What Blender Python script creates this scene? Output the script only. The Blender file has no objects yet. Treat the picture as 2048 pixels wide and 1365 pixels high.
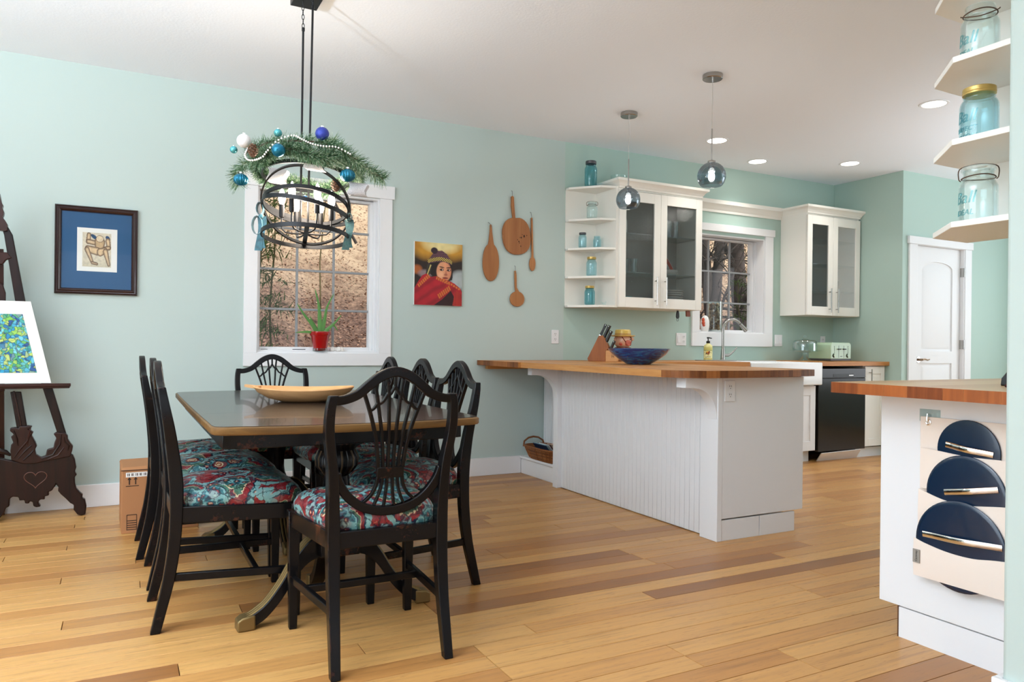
import bpy, bmesh, math, random
import numpy as np
from mathutils import Vector, Matrix
from math import sin, cos, pi, radians

random.seed(7)
SC = bpy.context.scene
COL = SC.collection

# ---------------------------------------------------------------- camera
CAM_H = 1.035
FPX = 1482.0
YAW = math.atan((1024 - 243) / FPX)
ROLL = 0.0111
cd = bpy.data.cameras.new('camera')
cam = bpy.data.objects.new('camera', cd)
COL.objects.link(cam)
cd.sensor_width = 36.0
cd.lens = FPX * 36.0 / 2048.0
cd.shift_y = 8.2 / 2048.0
cd.clip_start = 0.05
cd.clip_end = 200
_r = Vector((cos(YAW), -sin(YAW), 0)); _f = Vector((sin(YAW), cos(YAW), 0)); _u = Vector((0, 0, 1))
_cx = _r * cos(ROLL) + _u * sin(ROLL)
_cy = -_r * sin(ROLL) + _u * cos(ROLL)
m = Matrix.Identity(4)
for i in range(3):
    m[i][0] = _cx[i]; m[i][1] = _cy[i]; m[i][2] = -_f[i]
m[0][3], m[1][3], m[2][3] = 0, 0, CAM_H
cam.matrix_world = m
SC.camera = cam
SC.cycles.transparent_max_bounces = 24

# ---------------------------------------------------------------- world, sun, daylight, exposure
SC.view_settings.view_transform = 'Standard'
SC.view_settings.look = 'None'
SC.view_settings.exposure = 0.22
SC.view_settings.gamma = 1.0
SC.view_settings.use_curve_mapping = False
W = bpy.data.worlds.new('world'); SC.world = W
W.use_nodes = True
W.node_tree.nodes['Background'].inputs[0].default_value = (0.80, 0.90, 1.0, 1)
W.node_tree.nodes['Background'].inputs[1].default_value = 0.9

def light(name, kind, loc, energy, color=(1, 1, 1), size=None, size_y=None, direction=None, **kw):
    d = bpy.data.lights.new(name, kind)
    d.energy = energy; d.color = color
    if kind == 'AREA':
        d.shape = 'RECTANGLE' if size_y else 'DISK'
        d.size = size
        if size_y: d.size_y = size_y
    elif size is not None and kind in ('POINT', 'SPOT'):
        d.shadow_soft_size = size
    for k, v in kw.items(): setattr(d, k, v)
    o = bpy.data.objects.new(name, d); COL.objects.link(o)
    o.location = loc
    if direction is not None:
        o.rotation_euler = Vector(direction).to_track_quat('-Z', 'Y').to_euler()
    return o

light('sun', 'SUN', (0, -20, 20), 3.0, (1.0, 0.93, 0.85), direction=(-0.25, 0.58, -0.80), angle=0.03)
# daylight through the glazed openings of the dining room (side wall and the wall behind the camera)
light('daylight_side', 'AREA', (-2.66, 1.6, 1.35), 72, (0.80, 0.905, 1.0), 3.4, 2.1, (1, 0, 0))
light('daylight_back', 'AREA', (0.6, -2.66, 1.35), 18, (0.84, 0.92, 1.0), 4.6, 2.1, (0, 1, 0))
# the photographer's flash, bounced off the ceiling behind the camera
light('bounced_flash', 'SPOT', (-1.75, 1.3, 1.45), 740, (0.82, 0.912, 1.0), 0.10, direction=(0.10, 0.20, 1.0), spot_size=radians(150), spot_blend=0.6)
light('kitchen_ceiling_fill', 'SPOT', (6.6, 1.9, 1.50), 130, (0.86, 0.93, 1.0), 0.10, direction=(0, 0.1, 1.0), spot_size=radians(150), spot_blend=0.6)  # unseen uplight, added to brighten the kitchen ceiling
light('kitchen_side_fill', 'AREA', (8.52, 2.7, 1.45), 30, (0.93, 0.96, 1.0), 2.4, 1.7, (-1, 0, 0))  # added fill lamp for the kitchen; no window is known on that side

# ---------------------------------------------------------------- helpers
def srgb(r, g, b):
    def c(x):
        x /= 255.0
        return x / 12.92 if x <= 0.04045 else ((x + 0.055) / 1.055) ** 2.4
    return (c(r), c(g), c(b))

class MB:
    """collects geometry for ONE mesh object"""
    def __init__(s): s.v = []; s.f = []
    def add(s, vs, fs):
        o = len(s.v); s.v += [tuple(p) for p in vs]; s.f += [tuple(i + o for i in f) for f in fs]; return s
    def box(s, x0, y0, z0, x1, y1, z1):
        x0, x1 = min(x0, x1), max(x0, x1); y0, y1 = min(y0, y1), max(y0, y1); z0, z1 = min(z0, z1), max(z0, z1)
        return s.add([(x0, y0, z0), (x1, y0, z0), (x1, y1, z0), (x0, y1, z0), (x0, y0, z1), (x1, y0, z1), (x1, y1, z1), (x0, y1, z1)],
                     [(0, 3, 2, 1), (4, 5, 6, 7), (0, 1, 5, 4), (1, 2, 6, 5), (2, 3, 7, 6), (3, 0, 4, 7)])
    def loft(s, rings, cap=True, closed=False):
        n = len(rings[0]); vs = [p for r in rings for p in r]; fs = []
        k = len(rings)
        for i in range(k if closed else k - 1):
            a = i * n; b = ((i + 1) % k) * n
            for j in range(n):
                j2 = (j + 1) % n
                fs.append((a + j, a + j2, b + j2, b + j))
        if cap and not closed:
            fs.append(tuple(range(n))[::-1]); fs.append(tuple((k - 1) * n + j for j in range(n)))
        return s.add(vs, fs)
    def prism(s, poly, a, b, axis='z'):
        def P(p, t):
            if axis == 'z': return (p[0], p[1], t)
            if axis == 'y': return (p[0], t, p[1])
            return (t, p[0], p[1])
        return s.loft([[P(p, a) for p in poly], [P(p, b) for p in poly]])
    def tube(s, pts, r, n=8, closed=False, cap=True):
        pts = [Vector(p) for p in pts]; k = len(pts)
        rs = r if isinstance(r, (list, tuple)) else [r] * k
        rings = []; prev = None
        for i in range(k):
            if closed: t = pts[(i + 1) % k] - pts[i - 1]
            else: t = pts[min(i + 1, k - 1)] - pts[max(i - 1, 0)]
            if t.length < 1e-9: t = Vector((0, 0, 1))
            t.normalize()
            if prev is None:
                a = Vector((0, 0, 1)) if abs(t.z) < 0.9 else Vector((1, 0, 0))
                u = t.cross(a).normalized()
            else:
                u = prev - t * prev.dot(t)
                u = u.normalized() if u.length > 1e-6 else t.orthogonal().normalized()
            prev = u; w = t.cross(u)
            rings.append([pts[i] + (u * cos(2 * pi * j / n) + w * sin(2 * pi * j / n)) * rs[i] for j in range(n)])
        return s.loft(rings, cap=cap, closed=closed)
    def lathe(s, prof, n=24, c=(0, 0, 0), closed=False):
        rings = [[(c[0] + r * cos(2 * pi * j / n), c[1] + r * sin(2 * pi * j / n), c[2] + z) for j in range(n)] for r, z in prof]
        return s.loft(rings, cap=not closed, closed=closed)
    def ball(s, c, r, n=16, m=10, sq=(1, 1, 1)):
        prof = [(max(1e-4, r * sin(pi * i / m)), -r * cos(pi * i / m)) for i in range(m + 1)]
        o = len(s.v); s.lathe(prof, n)
        for i in range(o, len(s.v)):
            p = s.v[i]; s.v[i] = (p[0] * sq[0] + c[0], p[1] * sq[1] + c[1], p[2] * sq[2] + c[2])
        return s
    def bar(s, path, w, d, ymap, n=None):
        """rectangular strip along a path in x,z; thickness d in y about ymap(x, z)"""
        path = [Vector((p[0], p[1])) for p in path]; k = len(path)
        ws = w if isinstance(w, (list, tuple)) else [w] * k
        rings = []
        for i in range(k):
            t = path[min(i + 1, k - 1)] - path[max(i - 1, 0)]; t.normalize()
            nn = Vector((-t.y, t.x)) * ws[i] / 2
            a = path[i] + nn; b = path[i] - nn
            ya, yb = ymap(a.x, a.y), ymap(b.x, b.y)
            rings.append([(a.x, ya - d / 2, a.y), (a.x, ya + d / 2, a.y), (b.x, yb + d / 2, b.y), (b.x, yb - d / 2, b.y)])
        return s.loft(rings)
    def xf(s, M, start=0):
        for i in range(start, len(s.v)): s.v[i] = tuple(M @ Vector(s.v[i]))
        return s

ROOT = {}
def rootloc(o):
    while o.parent: o = o.parent
    return Vector(o.location)

def obj(name, mb, mat, parent=None, smooth=30, bevel=None, world=True, seg=2):
    """one mesh object; with world=True the geometry is in world axes and is moved into the parent's frame"""
    me = bpy.data.meshes.new(name)
    vs = mb.v
    if parent is not None and world:
        L = rootloc(parent); vs = [(p[0] - L.x, p[1] - L.y, p[2] - L.z) for p in vs]
    me.from_pydata(vs, [], mb.f)
    me.update()
    bm = bmesh.new(); bm.from_mesh(me); bmesh.ops.recalc_face_normals(bm, faces=bm.faces); bm.to_mesh(me); bm.free()
    if mat is not None: me.materials.append(mat)
    if smooth:
        me.polygons.foreach_set('use_smooth', [True] * len(me.polygons))
        me.set_sharp_from_angle(angle=radians(smooth))
    o = bpy.data.objects.new(name, me); COL.objects.link(o)
    if parent is not None: o.parent = parent
    if bevel:
        b = o.modifiers.new('bevel', 'BEVEL'); b.width = bevel; b.segments = seg; b.limit_method = 'ANGLE'; b.angle_limit = radians(40)
        b.harden_normals = False
    return o

def tag(o, label, cat, group=None):
    o['label'] = label; o['category'] = cat
    if group: o['group'] = group
    return o
def thing(name, label, cat, loc=(0, 0, 0), rotz=0, group=None):
    o = bpy.data.objects.new(name, None); COL.objects.link(o)
    o.empty_display_size = 0.1
    o.location = loc; o.rotation_euler = (0, 0, rotz)
    return tag(o, label, cat, group)
def single(name, mb, mat, label, cat, base, group=None, **k):
    """a thing that is one mesh, origin at base"""
    L = Vector(base); mb.v = [(p[0] - L.x, p[1] - L.y, p[2] - L.z) for p in mb.v]
    o = obj(name, mb, mat, **k); o.location = base
    return tag(o, label, cat, group)
def struct(name, mb, mat, parent=None, **k):
    o = obj(name, mb, mat, parent, **k)
    if parent is None: o['kind'] = 'structure'
    return o
def struct_empty(name, loc=(0, 0, 0)):
    o = bpy.data.objects.new(name, None); COL.objects.link(o); o.location = loc; o['kind'] = 'structure'; return o
def copy_tree(o, parent=None):
    c = o.copy(); COL.objects.link(c); c.parent = parent
    for ch in [x for x in o.children]: copy_tree(ch, c)
    return c

# ---------------------------------------------------------------- materials
class NT:
    def __init__(s, name):
        s.m = bpy.data.materials.new(name); s.m.use_nodes = True; s.t = s.m.node_tree
        s.bsdf = s.t.nodes['Principled BSDF']; s.out = s.t.nodes['Material Output']
    def n(s, typ, **inp):
        x = s.t.nodes.new('ShaderNode' + typ)
        for k, v in inp.items():
            if k.startswith('_'): setattr(x, k[1:], v)
        for k, v in inp.items():
            if not k.startswith('_'): s.set(x, k, v)
        return x
    def set(s, node, key, v):
        sock = node.inputs[int(key[1:])] if (key[0] == 'i' and key[1:].isdigit()) else node.inputs[key.replace('__', ' ')]
        if hasattr(v, 'outputs'): s.t.links.new(v.outputs[0], sock)
        elif isinstance(v, bpy.types.NodeSocket): s.t.links.new(v, sock)
        else:
            if isinstance(v, (tuple, list)) and len(v) == 3 and sock.type == 'RGBA': v = tuple(v) + (1,)
            sock.default_value = v
    def link(s, a, b): s.t.links.new(a, b)
    def ramp(s, fac, stops, interp='LINEAR'):
        r = s.n('ValToRGB'); r.color_ramp.interpolation = interp
        e = r.color_ramp.elements
        while len(e) < len(stops): e.new(0.5)
        for i, (p, c) in enumerate(stops):
            e[i].position = p; e[i].color = tuple(c) + (1,) if len(c) == 3 else c
        s.set(r, 'Fac', fac); return r
    def math(s, op, a, b=0.0):
        x = s.n('Math', _operation=op); s.set(x, 'i0', a); s.set(x, 'i1', b); return x
    def mix(s, fac, a, b, blend='MIX'):
        x = s.n('MixRGB', _blend_type=blend); s.set(x, 'Fac', fac); s.set(x, 'Color1', a); s.set(x, 'Color2', b); return x
    def coord(s, which='Object', scale=(1, 1, 1), loc=None):
        tc = s.n('TexCoord'); mp = s.n('Mapping'); s.link(tc.outputs[which], mp.inputs['Vector'])
        mp.inputs['Scale'].default_value = scale
        if loc is not None:
            s.set(mp, 'Location', loc)
        return mp
    def bump(s, h, strength=0.2, dist=0.01):
        b = s.n('Bump', Strength=strength, Distance=dist); s.set(b, 'Height', h); s.link(b.outputs[0], s.bsdf.inputs['Normal']); return b
    def P(s, **k):
        for a, v in k.items(): s.set(s.bsdf, a, v)
        return s.m

def plain(name, col, rough=0.5, metal=0.0, coat=0.0, spec=0.5, emit=None, estr=0):
    t = NT(name)
    t.P(Base__Color=col, Roughness=rough, Metallic=metal, Coat__Weight=coat)
    t.set(t.bsdf, 'Specular IOR Level', spec)
    if emit: t.set(t.bsdf, 'Emission Color', emit); t.set(t.bsdf, 'Emission Strength', estr)
    return t.m
def paint(name, col, rough=0.55, bump=0.05, scale=180, spec=0.3):
    t = NT(name); c = t.coord()
    nz = t.n('TexNoise', Scale=scale, Detail=2.0); t.link(c.outputs[0], nz.inputs['Vector'])
    t.bump(nz.outputs['Fac'], bump, 0.002)
    t.set(t.bsdf, 'Specular IOR Level', spec)
    return t.P(Base__Color=col, Roughness=rough)

def rnd_offset(t, sc=37.0):
    oi = t.n('ObjectInfo'); mu = t.math('MULTIPLY', oi.outputs['Random'], sc)
    cb = t.n('CombineXYZ', X=mu, Y=mu, Z=mu); return oi, cb

def floor_mat():
    t = NT('bamboo_plank'); oi, off = rnd_offset(t)
    c = t.coord('Object', (1, 1, 1), off)
    cs = t.n('Mapping', Scale=(1.2, 26, 1)); t.link(c.outputs[0], cs.inputs['Vector'])
    n1 = t.n('TexNoise', Scale=2.2, Detail=5.0, Roughness=0.62); t.link(cs.outputs[0], n1.inputs['Vector'])
    cs2 = t.n('Mapping', Scale=(9, 95, 1)); t.link(c.outputs[0], cs2.inputs['Vector'])
    n2 = t.n('TexNoise', Scale=1.6, Detail=2.0, Roughness=0.7); t.link(cs2.outputs[0], n2.inputs['Vector'])
    base = t.ramp(oi.outputs['Random'], [(0.0, srgb(176, 122, 68)), (0.2, srgb(200, 147, 86)), (0.55, srgb(212, 162, 98)), (0.82, srgb(194, 139, 79)), (0.93, srgb(166, 113, 63)), (1.0, srgb(150, 100, 56))])
    st = t.ramp(n1.outputs['Fac'], [(0.28, (0.58, 0.53, 0.46)), (0.46, (0.92, 0.90, 0.87)), (0.72, (1.08, 1.08, 1.06))])
    a = t.mix(0.75, base, st, 'MULTIPLY')
    dk = t.ramp(n2.outputs['Fac'], [(0.60, (0, 0, 0)), (0.73, (1, 1, 1))])
    b = t.mix(t.math('MULTIPLY', dk, 0.55), a, srgb(140, 88, 46))
    t.bump(n1.outputs['Fac'], 0.06, 0.002)
    rr = t.ramp(n1.outputs['Fac'], [(0.3, (0.30,) * 3), (0.7, (0.40,) * 3)])
    t.set(t.bsdf, 'Specular IOR Level', 0.45)
    return t.P(Base__Color=b, Roughness=rr)

def wood(name, light_c, dark_c, axis='x', rough=0.45, coat=0.0, grain=1.0, rand=True):
    t = NT(name); oi, off = rnd_offset(t)
    c = t.coord('Object', (1, 1, 1), off)
    sc = {'x': (1.5, 22, 22), 'y': (22, 1.5, 22), 'z': (22, 22, 1.5)}[axis]
    mp = t.n('Mapping', Scale=tuple(q * grain for q in sc)); t.link(c.outputs[0], mp.inputs['Vector'])
    n1 = t.n('TexNoise', Scale=2.0, Detail=5.0, Roughness=0.6, Distortion=0.6); t.link(mp.outputs[0], n1.inputs['Vector'])
    f = n1.outputs['Fac']
    if rand:
        f = t.math('ADD', t.math('MULTIPLY', n1.outputs['Fac'], 0.6), t.math('MULTIPLY', oi.outputs['Random'], 0.4))
    r = t.ramp(f, [(0.25, dark_c), (0.75, light_c)])
    t.bump(n1.outputs['Fac'], 0.05, 0.002)
    t.set(t.bsdf, 'Specular IOR Level', 0.3)
    return t.P(Base__Color=r, Roughness=rough, Coat__Weight=coat)

def worn_black():
    t = NT('worn_black_paint'); c = t.coord()
    n1 = t.n('TexNoise', Scale=7.0, Detail=6.0, Roughness=0.75); t.link(c.outputs[0], n1.inputs['Vector'])
    g = t.n('NewGeometry')
    pt = t.ramp(g.outputs['Pointiness'], [(0.535, (0, 0, 0)), (0.60, (1, 1, 1))])
    nm = t.ramp(n1.outputs['Fac'], [(0.56, (0, 0, 0)), (0.66, (1, 1, 1))])
    fa = t.math('MULTIPLY', pt, nm)
    fb = t.math('MULTIPLY', fa, 0.8)
    col = t.mix(fb, srgb(14, 13, 15), srgb(125, 66, 40))
    t.set(t.bsdf, 'Specular IOR Level', 0.22)
    return t.P(Base__Color=col, Roughness=0.27)

def thin_glass(name, tint, gloss=0.08, rough=0.0, bumpnode=None, frost=0.0):
    """thin-walled glass: tinted transmission with a fresnel reflection"""
    t = NT(name); t.t.nodes.remove(t.bsdf)
    tr = t.n('BsdfTransparent', Color=tint)
    gl = t.n('BsdfGlossy', Color=(1, 1, 1), Roughness=rough)
    fr = t.n('LayerWeight', Blend=0.25)
    fac = t.math('MULTIPLY', fr.outputs['Fresnel'], 1.0)
    fac = t.math('ADD', t.math('MULTIPLY', fac, 0.45), gloss)
    cl = t.math('MINIMUM', fac, 1.0)
    a = tr
    if frost > 0:
        df = t.n('BsdfTranslucent', Color=tint); mx0 = t.n('MixShader', Fac=frost)
        t.link(tr.outputs[0], mx0.inputs[1]); t.link(df.outputs[0], mx0.inputs[2]); a = mx0
    mx = t.n('MixShader'); t.link(cl.outputs[0], mx.inputs['Fac'])
    t.link(a.outputs[0], mx.inputs[1]); t.link(gl.outputs[0], mx.inputs[2])
    if bumpnode:
        c = t.coord(); wv = t.n('TexWave', _wave_type='BANDS', _bands_direction='Z', Scale=bumpnode); t.link(c.outputs[0], wv.inputs['Vector'])
        wv2 = t.n('TexWave', _wave_type='BANDS', _bands_direction='X', Scale=bumpnode); t.link(c.outputs[0], wv2.inputs['Vector'])
        ad = t.math('ADD', wv.outputs['Fac'], wv2.outputs['Fac'])
        b = t.n('Bump', Strength=0.5, Distance=0.003); t.link(ad.outputs[0], b.inputs['Height']); t.link(b.outputs[0], gl.inputs['Normal'])
    t.link(mx.outputs[0], t.out.inputs['Surface'])
    return t.m

def fabric_mat():
    t = NT('medallion_fabric'); oi, off = rnd_offset(t, 11.0)
    c = t.coord('Object', (1, 1, 1), off)
    nz = t.n('TexNoise', Scale=24.0, Detail=3.0, Roughness=0.6); t.link(c.outputs[0], nz.inputs['Vector'])
    sb = t.n('VectorMath', _operation='SUBTRACT'); t.link(nz.outputs['Color'], sb.inputs[0]); sb.inputs[1].default_value = (0.5, 0.5, 0.5)
    sc = t.n('VectorMath', _operation='SCALE'); t.link(sb.outputs[0], sc.inputs[0]); sc.inputs['Scale'].default_value = 0.035
    ad = t.n('VectorMath', _operation='ADD'); t.link(c.outputs[0], ad.inputs[0]); t.link(sc.outputs[0], ad.inputs[1])
    v1 = t.n('TexVoronoi', Scale=8.0, _feature='F1'); t.link(ad.outputs[0], v1.inputs['Vector'])
    cream, red, teal, pale, navy, grn, rust = srgb(214, 190, 150), srgb(140, 30, 34), srgb(40, 104, 112), srgb(126, 172, 170), srgb(26, 38, 60), srgb(62, 104, 80), srgb(170, 84, 52)
    bands = t.ramp(v1.outputs['Distance'], [(0.0, cream), (0.06, rust), (0.11, cream), (0.15, red), (0.22, navy), (0.25, teal), (0.33, pale), (0.36, navy), (0.39, grn), (0.46, cream), (0.48, red), (0.58, navy), (0.62, pale), (0.72, red)], 'CONSTANT')
    v2 = t.n('TexVoronoi', Scale=46.0, _feature='F1'); t.link(ad.outputs[0], v2.inputs['Vector'])
    b2 = t.ramp(v2.outputs['Distance'], [(0.0, cream), (0.16, red), (0.30, navy), (0.48, teal), (0.62, pale)], 'CONSTANT')
    pick = t.n('TexNoise', Scale=11.0, Detail=1.0); t.link(c.outputs[0], pick.inputs['Vector'])
    pk = t.ramp(pick.outputs['Fac'], [(0.0, (0.15,) * 3), (0.50, (0.75,) * 3)], 'CONSTANT')
    m1 = t.mix(pk, bands, b2)
    v3 = t.n('TexVoronoi', Scale=21.0, _feature='DISTANCE_TO_EDGE'); t.link(ad.outputs[0], v3.inputs['Vector'])
    e = t.ramp(v3.outputs['Distance'], [(0.015, (1, 1, 1)), (0.04, (0, 0, 0))])
    m2 = t.mix(t.math('MULTIPLY', e, 0.8), m1, srgb(28, 26, 34))
    t.bump(v2.outputs['Distance'], 0.08, 0.002)
    t.set(t.bsdf, 'Specular IOR Level', 0.45)
    return t.P(Base__Color=m2, Roughness=0.42)

def ink_mat():
    t = NT('ink_art'); c = t.coord('Object')
    nz = t.n('TexNoise', Scale=20.0, Detail=2.0); t.link(c.outputs[0], nz.inputs['Vector'])
    mx = t.mix(0.06, c.outputs[0], nz.outputs['Color'])
    v = t.n('TexVoronoi', Scale=58.0, _feature='F1'); t.link(mx.outputs[0], v.inputs['Vector'])
    sep = t.n('SeparateColor'); t.link(v.outputs['Color'], sep.inputs[0])
    r = t.ramp(sep.outputs[0], [(0.0, srgb(20, 70, 140)), (0.2, srgb(30, 150, 190)), (0.4, srgb(120, 205, 215)), (0.55, srgb(40, 150, 130)), (0.7, srgb(120, 190, 70)), (0.85, srgb(190, 210, 110)), (1.0, srgb(25, 110, 160))])
    v2 = t.n('TexVoronoi', Scale=58.0, _feature='DISTANCE_TO_EDGE'); t.link(mx.outputs[0], v2.inputs['Vector'])
    e = t.ramp(v2.outputs['Distance'], [(0.0, srgb(18, 66, 78)), (0.07, (0.85,) * 3), (0.3, (1.1,) * 3)])
    m = t.mix(0.9, r, e, 'MULTIPLY')
    return t.P(Base__Color=m, Roughness=0.5)

def attr_mat(name, rough=0.6):
    t = NT(name); a = t.n('VertexColor', _layer_name='Col')
    return t.P(Base__Color=a.outputs['Color'], Roughness=rough)

M = {}
M['wall'] = paint('wall_paint_seafoam', srgb(190, 205, 200))
M['wall_k'] = paint('wall_paint_kitchen_green', srgb(180, 204, 194))
M['ceiling'] = paint('ceiling_texture', srgb(240, 244, 250), 0.9, 0.4, 70, 0.1)
M['white'] = paint('white_trim_paint', srgb(236, 236, 237), 0.4, 0.03, 120)
M['isl'] = paint('white_island_paint', srgb(232, 233, 235), 0.45, 0.04, 90)
M['cab'] = paint('cream_cabinet', srgb(240, 237, 229), 0.35, 0.01, 90)
M['floor'] = floor_mat()
M['sub'] = plain('dark_subfloor', srgb(66, 42, 26), 0.8)
M['butcher'] = wood('butcher_block', srgb(226, 172, 108), srgb(178, 112, 54), 'y', 0.38)
M['butcher_x'] = wood('butcher_block_across', srgb(222, 160, 92), srgb(166, 98, 46), 'x', 0.38)
M['butcher_end'] = wood('butcher_end_grain', srgb(168, 104, 52), srgb(104, 58, 26), 'z', 0.5)
M['black'] = worn_black()
M['fabric'] = fabric_mat()
M['tabletop'] = wood('dark_table_top', srgb(64, 46, 36), srgb(28, 25, 25), 'y', 0.24, 0.25, 0.5)
M['tableedge'] = wood('worn_honey_edge', srgb(142, 106, 58), srgb(74, 52, 32), 'x', 0.45, 0, 0.6)
M['gold'] = plain('antique_gold', srgb(128, 106, 66), 0.42, 0.7)
M['bronze'] = plain('rubbed_bronze', srgb(74, 58, 38), 0.4, 0.5)
M['mahog'] = wood('carved_mahogany', srgb(58, 28, 20), srgb(22, 11, 9), 'z', 0.30, 0.0, 0.6)
M['iron'] = plain('matte_black_iron', srgb(34, 34, 36), 0.42, 0.5)
M['nickel'] = plain('brushed_nickel', (0.42, 0.40, 0.38), 0.24, 1.0)
M['chrome'] = plain('polished_steel', (0.85, 0.84, 0.82), 0.08, 1.0)
M['gunmetal'] = plain('aged_zinc', srgb(96, 96, 100), 0.5, 0.7)
M['brasslid'] = plain('brass_lid', srgb(206, 176, 104), 0.35, 0.7)
M['jar'] = thin_glass('aqua_jar_glass', srgb(230, 245, 248), 0.03)
M['jar_deep'] = thin_glass('deep_aqua_glass', srgb(208, 236, 240), 0.03)
M['jar_clear'] = thin_glass('pale_jar_glass', srgb(246, 252, 252), 0.03)
M['smoke'] = thin_glass('smoked_globe_glass', srgb(214, 221, 226), 0.04)
M['clear'] = thin_glass('clear_glass', srgb(240, 246, 245), 0.07)
M['tumbler'] = thin_glass('tumbler_glass', srgb(236, 242, 242), 0.14)
M['pane'] = thin_glass('window_pane', srgb(250, 252, 252), 0.01)
M['ribbed'] = thin_glass('ribbed_cabinet_glass', srgb(206, 214, 216), 0.05, 0.10, 60)
M['bulb'] = plain('lit_bulb', (1, 1, 1), 0.3, emit=(1.0, 0.90, 0.76), estr=22)
M['pend_bulb'] = plain('lit_pendant_bulb', (1, 1, 1), 0.3, emit=(1.0, 0.93, 0.84), estr=30)
M['can'] = plain('downlight_lens', (1, 1, 1), 0.3, emit=(1.0, 0.96, 0.90), estr=9)
M['red_pot'] = plain('red_glazed_pot', srgb(168, 18, 20), 0.15, 0, 0.5)
M['aloe'] = paint('aloe_green', srgb(92, 140, 74), 0.4, 0.1, 60)
M['soil'] = plain('soil', srgb(60, 42, 30), 0.9)
M['plate'] = plain('white_china', srgb(244, 243, 240), 0.2, 0, 0.3)
M['needle'] = paint('pine_needle', srgb(58, 102, 60), 0.55, 0, 10)
M['twig'] = plain('twig_brown', srgb(84, 62, 46), 0.8)
M['black_pl'] = plain('black_plastic', srgb(20, 20, 21), 0.35)
M['vinyl'] = plain('grey_muntin', srgb(150, 152, 154), 0.4)
M['spoonwood'] = wood('paddle_wood', srgb(190, 132, 82), srgb(150, 94, 54), 'z', 0.55, 0, 0.5)
M['doughwood'] = wood('dough_bowl_wood', srgb(218, 166, 112), srgb(176, 118, 70), 'x', 0.6, 0, 0.5)
M['frame'] = plain('dark_cherry_frame', srgb(48, 26, 24), 0.25, 0, 0.3)
M['mat_blue'] = plain('blue_mat_board', srgb(34, 86, 130), 0.7)
M['paper'] = plain('white_paper', srgb(238, 234, 228), 0.7)
M['card'] = paint('cardboard', srgb(178, 124, 82), 0.8, 0.05, 60)
M['card_dk'] = plain('cardboard_print', srgb(58, 38, 26), 0.8)
M['wicker'] = wood('wicker', srgb(166, 104, 56), srgb(94, 52, 28), 'x', 0.5)
M['navy'] = plain('navy_lid_enamel', srgb(10, 36, 62), 0.25, 0, 0.3)
M['canvas'] = paint('canvas_cloth', srgb(236, 222, 210), 0.85, 0.1, 400)
M['greytag'] = plain('grey_tag', srgb(146, 140, 132), 0.7)
M['ink'] = ink_mat()
M['oven'] = plain('black_appliance', srgb(22, 20, 19), 0.16, 0, 0.0, 0.35)
M['sage'] = plain('sage_enamel', srgb(176, 202, 172), 0.25, 0, 0.4)
M['ceramic'] = plain('fireclay_white', srgb(242, 243, 244), 0.15, 0, 0.4)
M['col'] = attr_mat('painted_colours')
# ================================================================ STRUCTURE
WY = 5.29            # dining / kitchen back wall
CZ = 2.743           # ceiling
KX = 6.578           # kitchen side wall
LX, BY = -2.75, -2.75
RX = 8.6

# floor: dark subfloor slab with single planks laid along x
sub = MB().box(LX, BY, -0.06, RX, WY + 0.1, -0.013)
floor = struct('floor', sub, M['sub'], smooth=0)
PW = 0.0968
def plank_mb(L, w):
    g = 0.0014; c = 0.0008
    a, b = g, L - g; p, q = g, w - g
    mb = MB()
    r0 = [(a, p, -0.013), (b, p, -0.013), (b, q, -0.013), (a, q, -0.013)]
    r1 = [(a, p, -c), (b, p, -c), (b, q, -c), (a, q, -c)]
    r2 = [(a + c, p + c, 0), (b - c, p + c, 0), (b - c, q - c, 0), (a + c, q - c, 0)]
    return mb.loft([r0, r1, r2])
PLK = {}
def add_plank(x, y, L):
    key = round(L, 2)
    if key not in PLK:
        o = obj('plank', plank_mb(key, PW), M['floor'], floor, smooth=0, world=False); PLK[key] = o
    else:
        o = PLK[key].copy(); COL.objects.link(o); o.parent = floor
    o.location = (x, y, 0)
rows = int((WY + 0.02 - BY) / PW) + 1
rng = random.Random(3)
mass = MB()
for i in range(rows):
    y = WY + 0.02 - (i + 1) * PW
    vis = y > 0.95
    xmin, xmax = -1.6, 6.7
    if vis:
        # only the part of each row that the camera side of the room shows
        xmin = -1.0 if y > 3.3 else (-0.35 if y > 2.2 else 0.0)
        xmax = 7.4 if y > 2.9 else 3.9
    x = xmin - rng.choice([0.15, 0.4, 0.75, 1.05, 1.35])
    left0 = x
    while vis and x < xmax:
        L = rng.choice([0.92, 1.22, 1.52, 1.83, 1.83])
        add_plank(x, y, L); x += L
    segs = [(LX, left0 if vis else RX)] + ([(x, RX)] if vis else [])
    for a, b in segs:
        while a < b - 0.02:
            L = min(1.83, b - a); k = len(mass.v)
            mass.add(plank_mb(L, PW).v, plank_mb(L, PW).f)
            for j in range(k, len(mass.v)):
                q = mass.v[j]; mass.v[j] = (q[0] + a, q[1] + y, q[2])
            a += L
pm = obj('plank_field', mass, M['floor'], floor, smooth=0, world=False); pm['kind'] = 'stuff'

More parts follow.
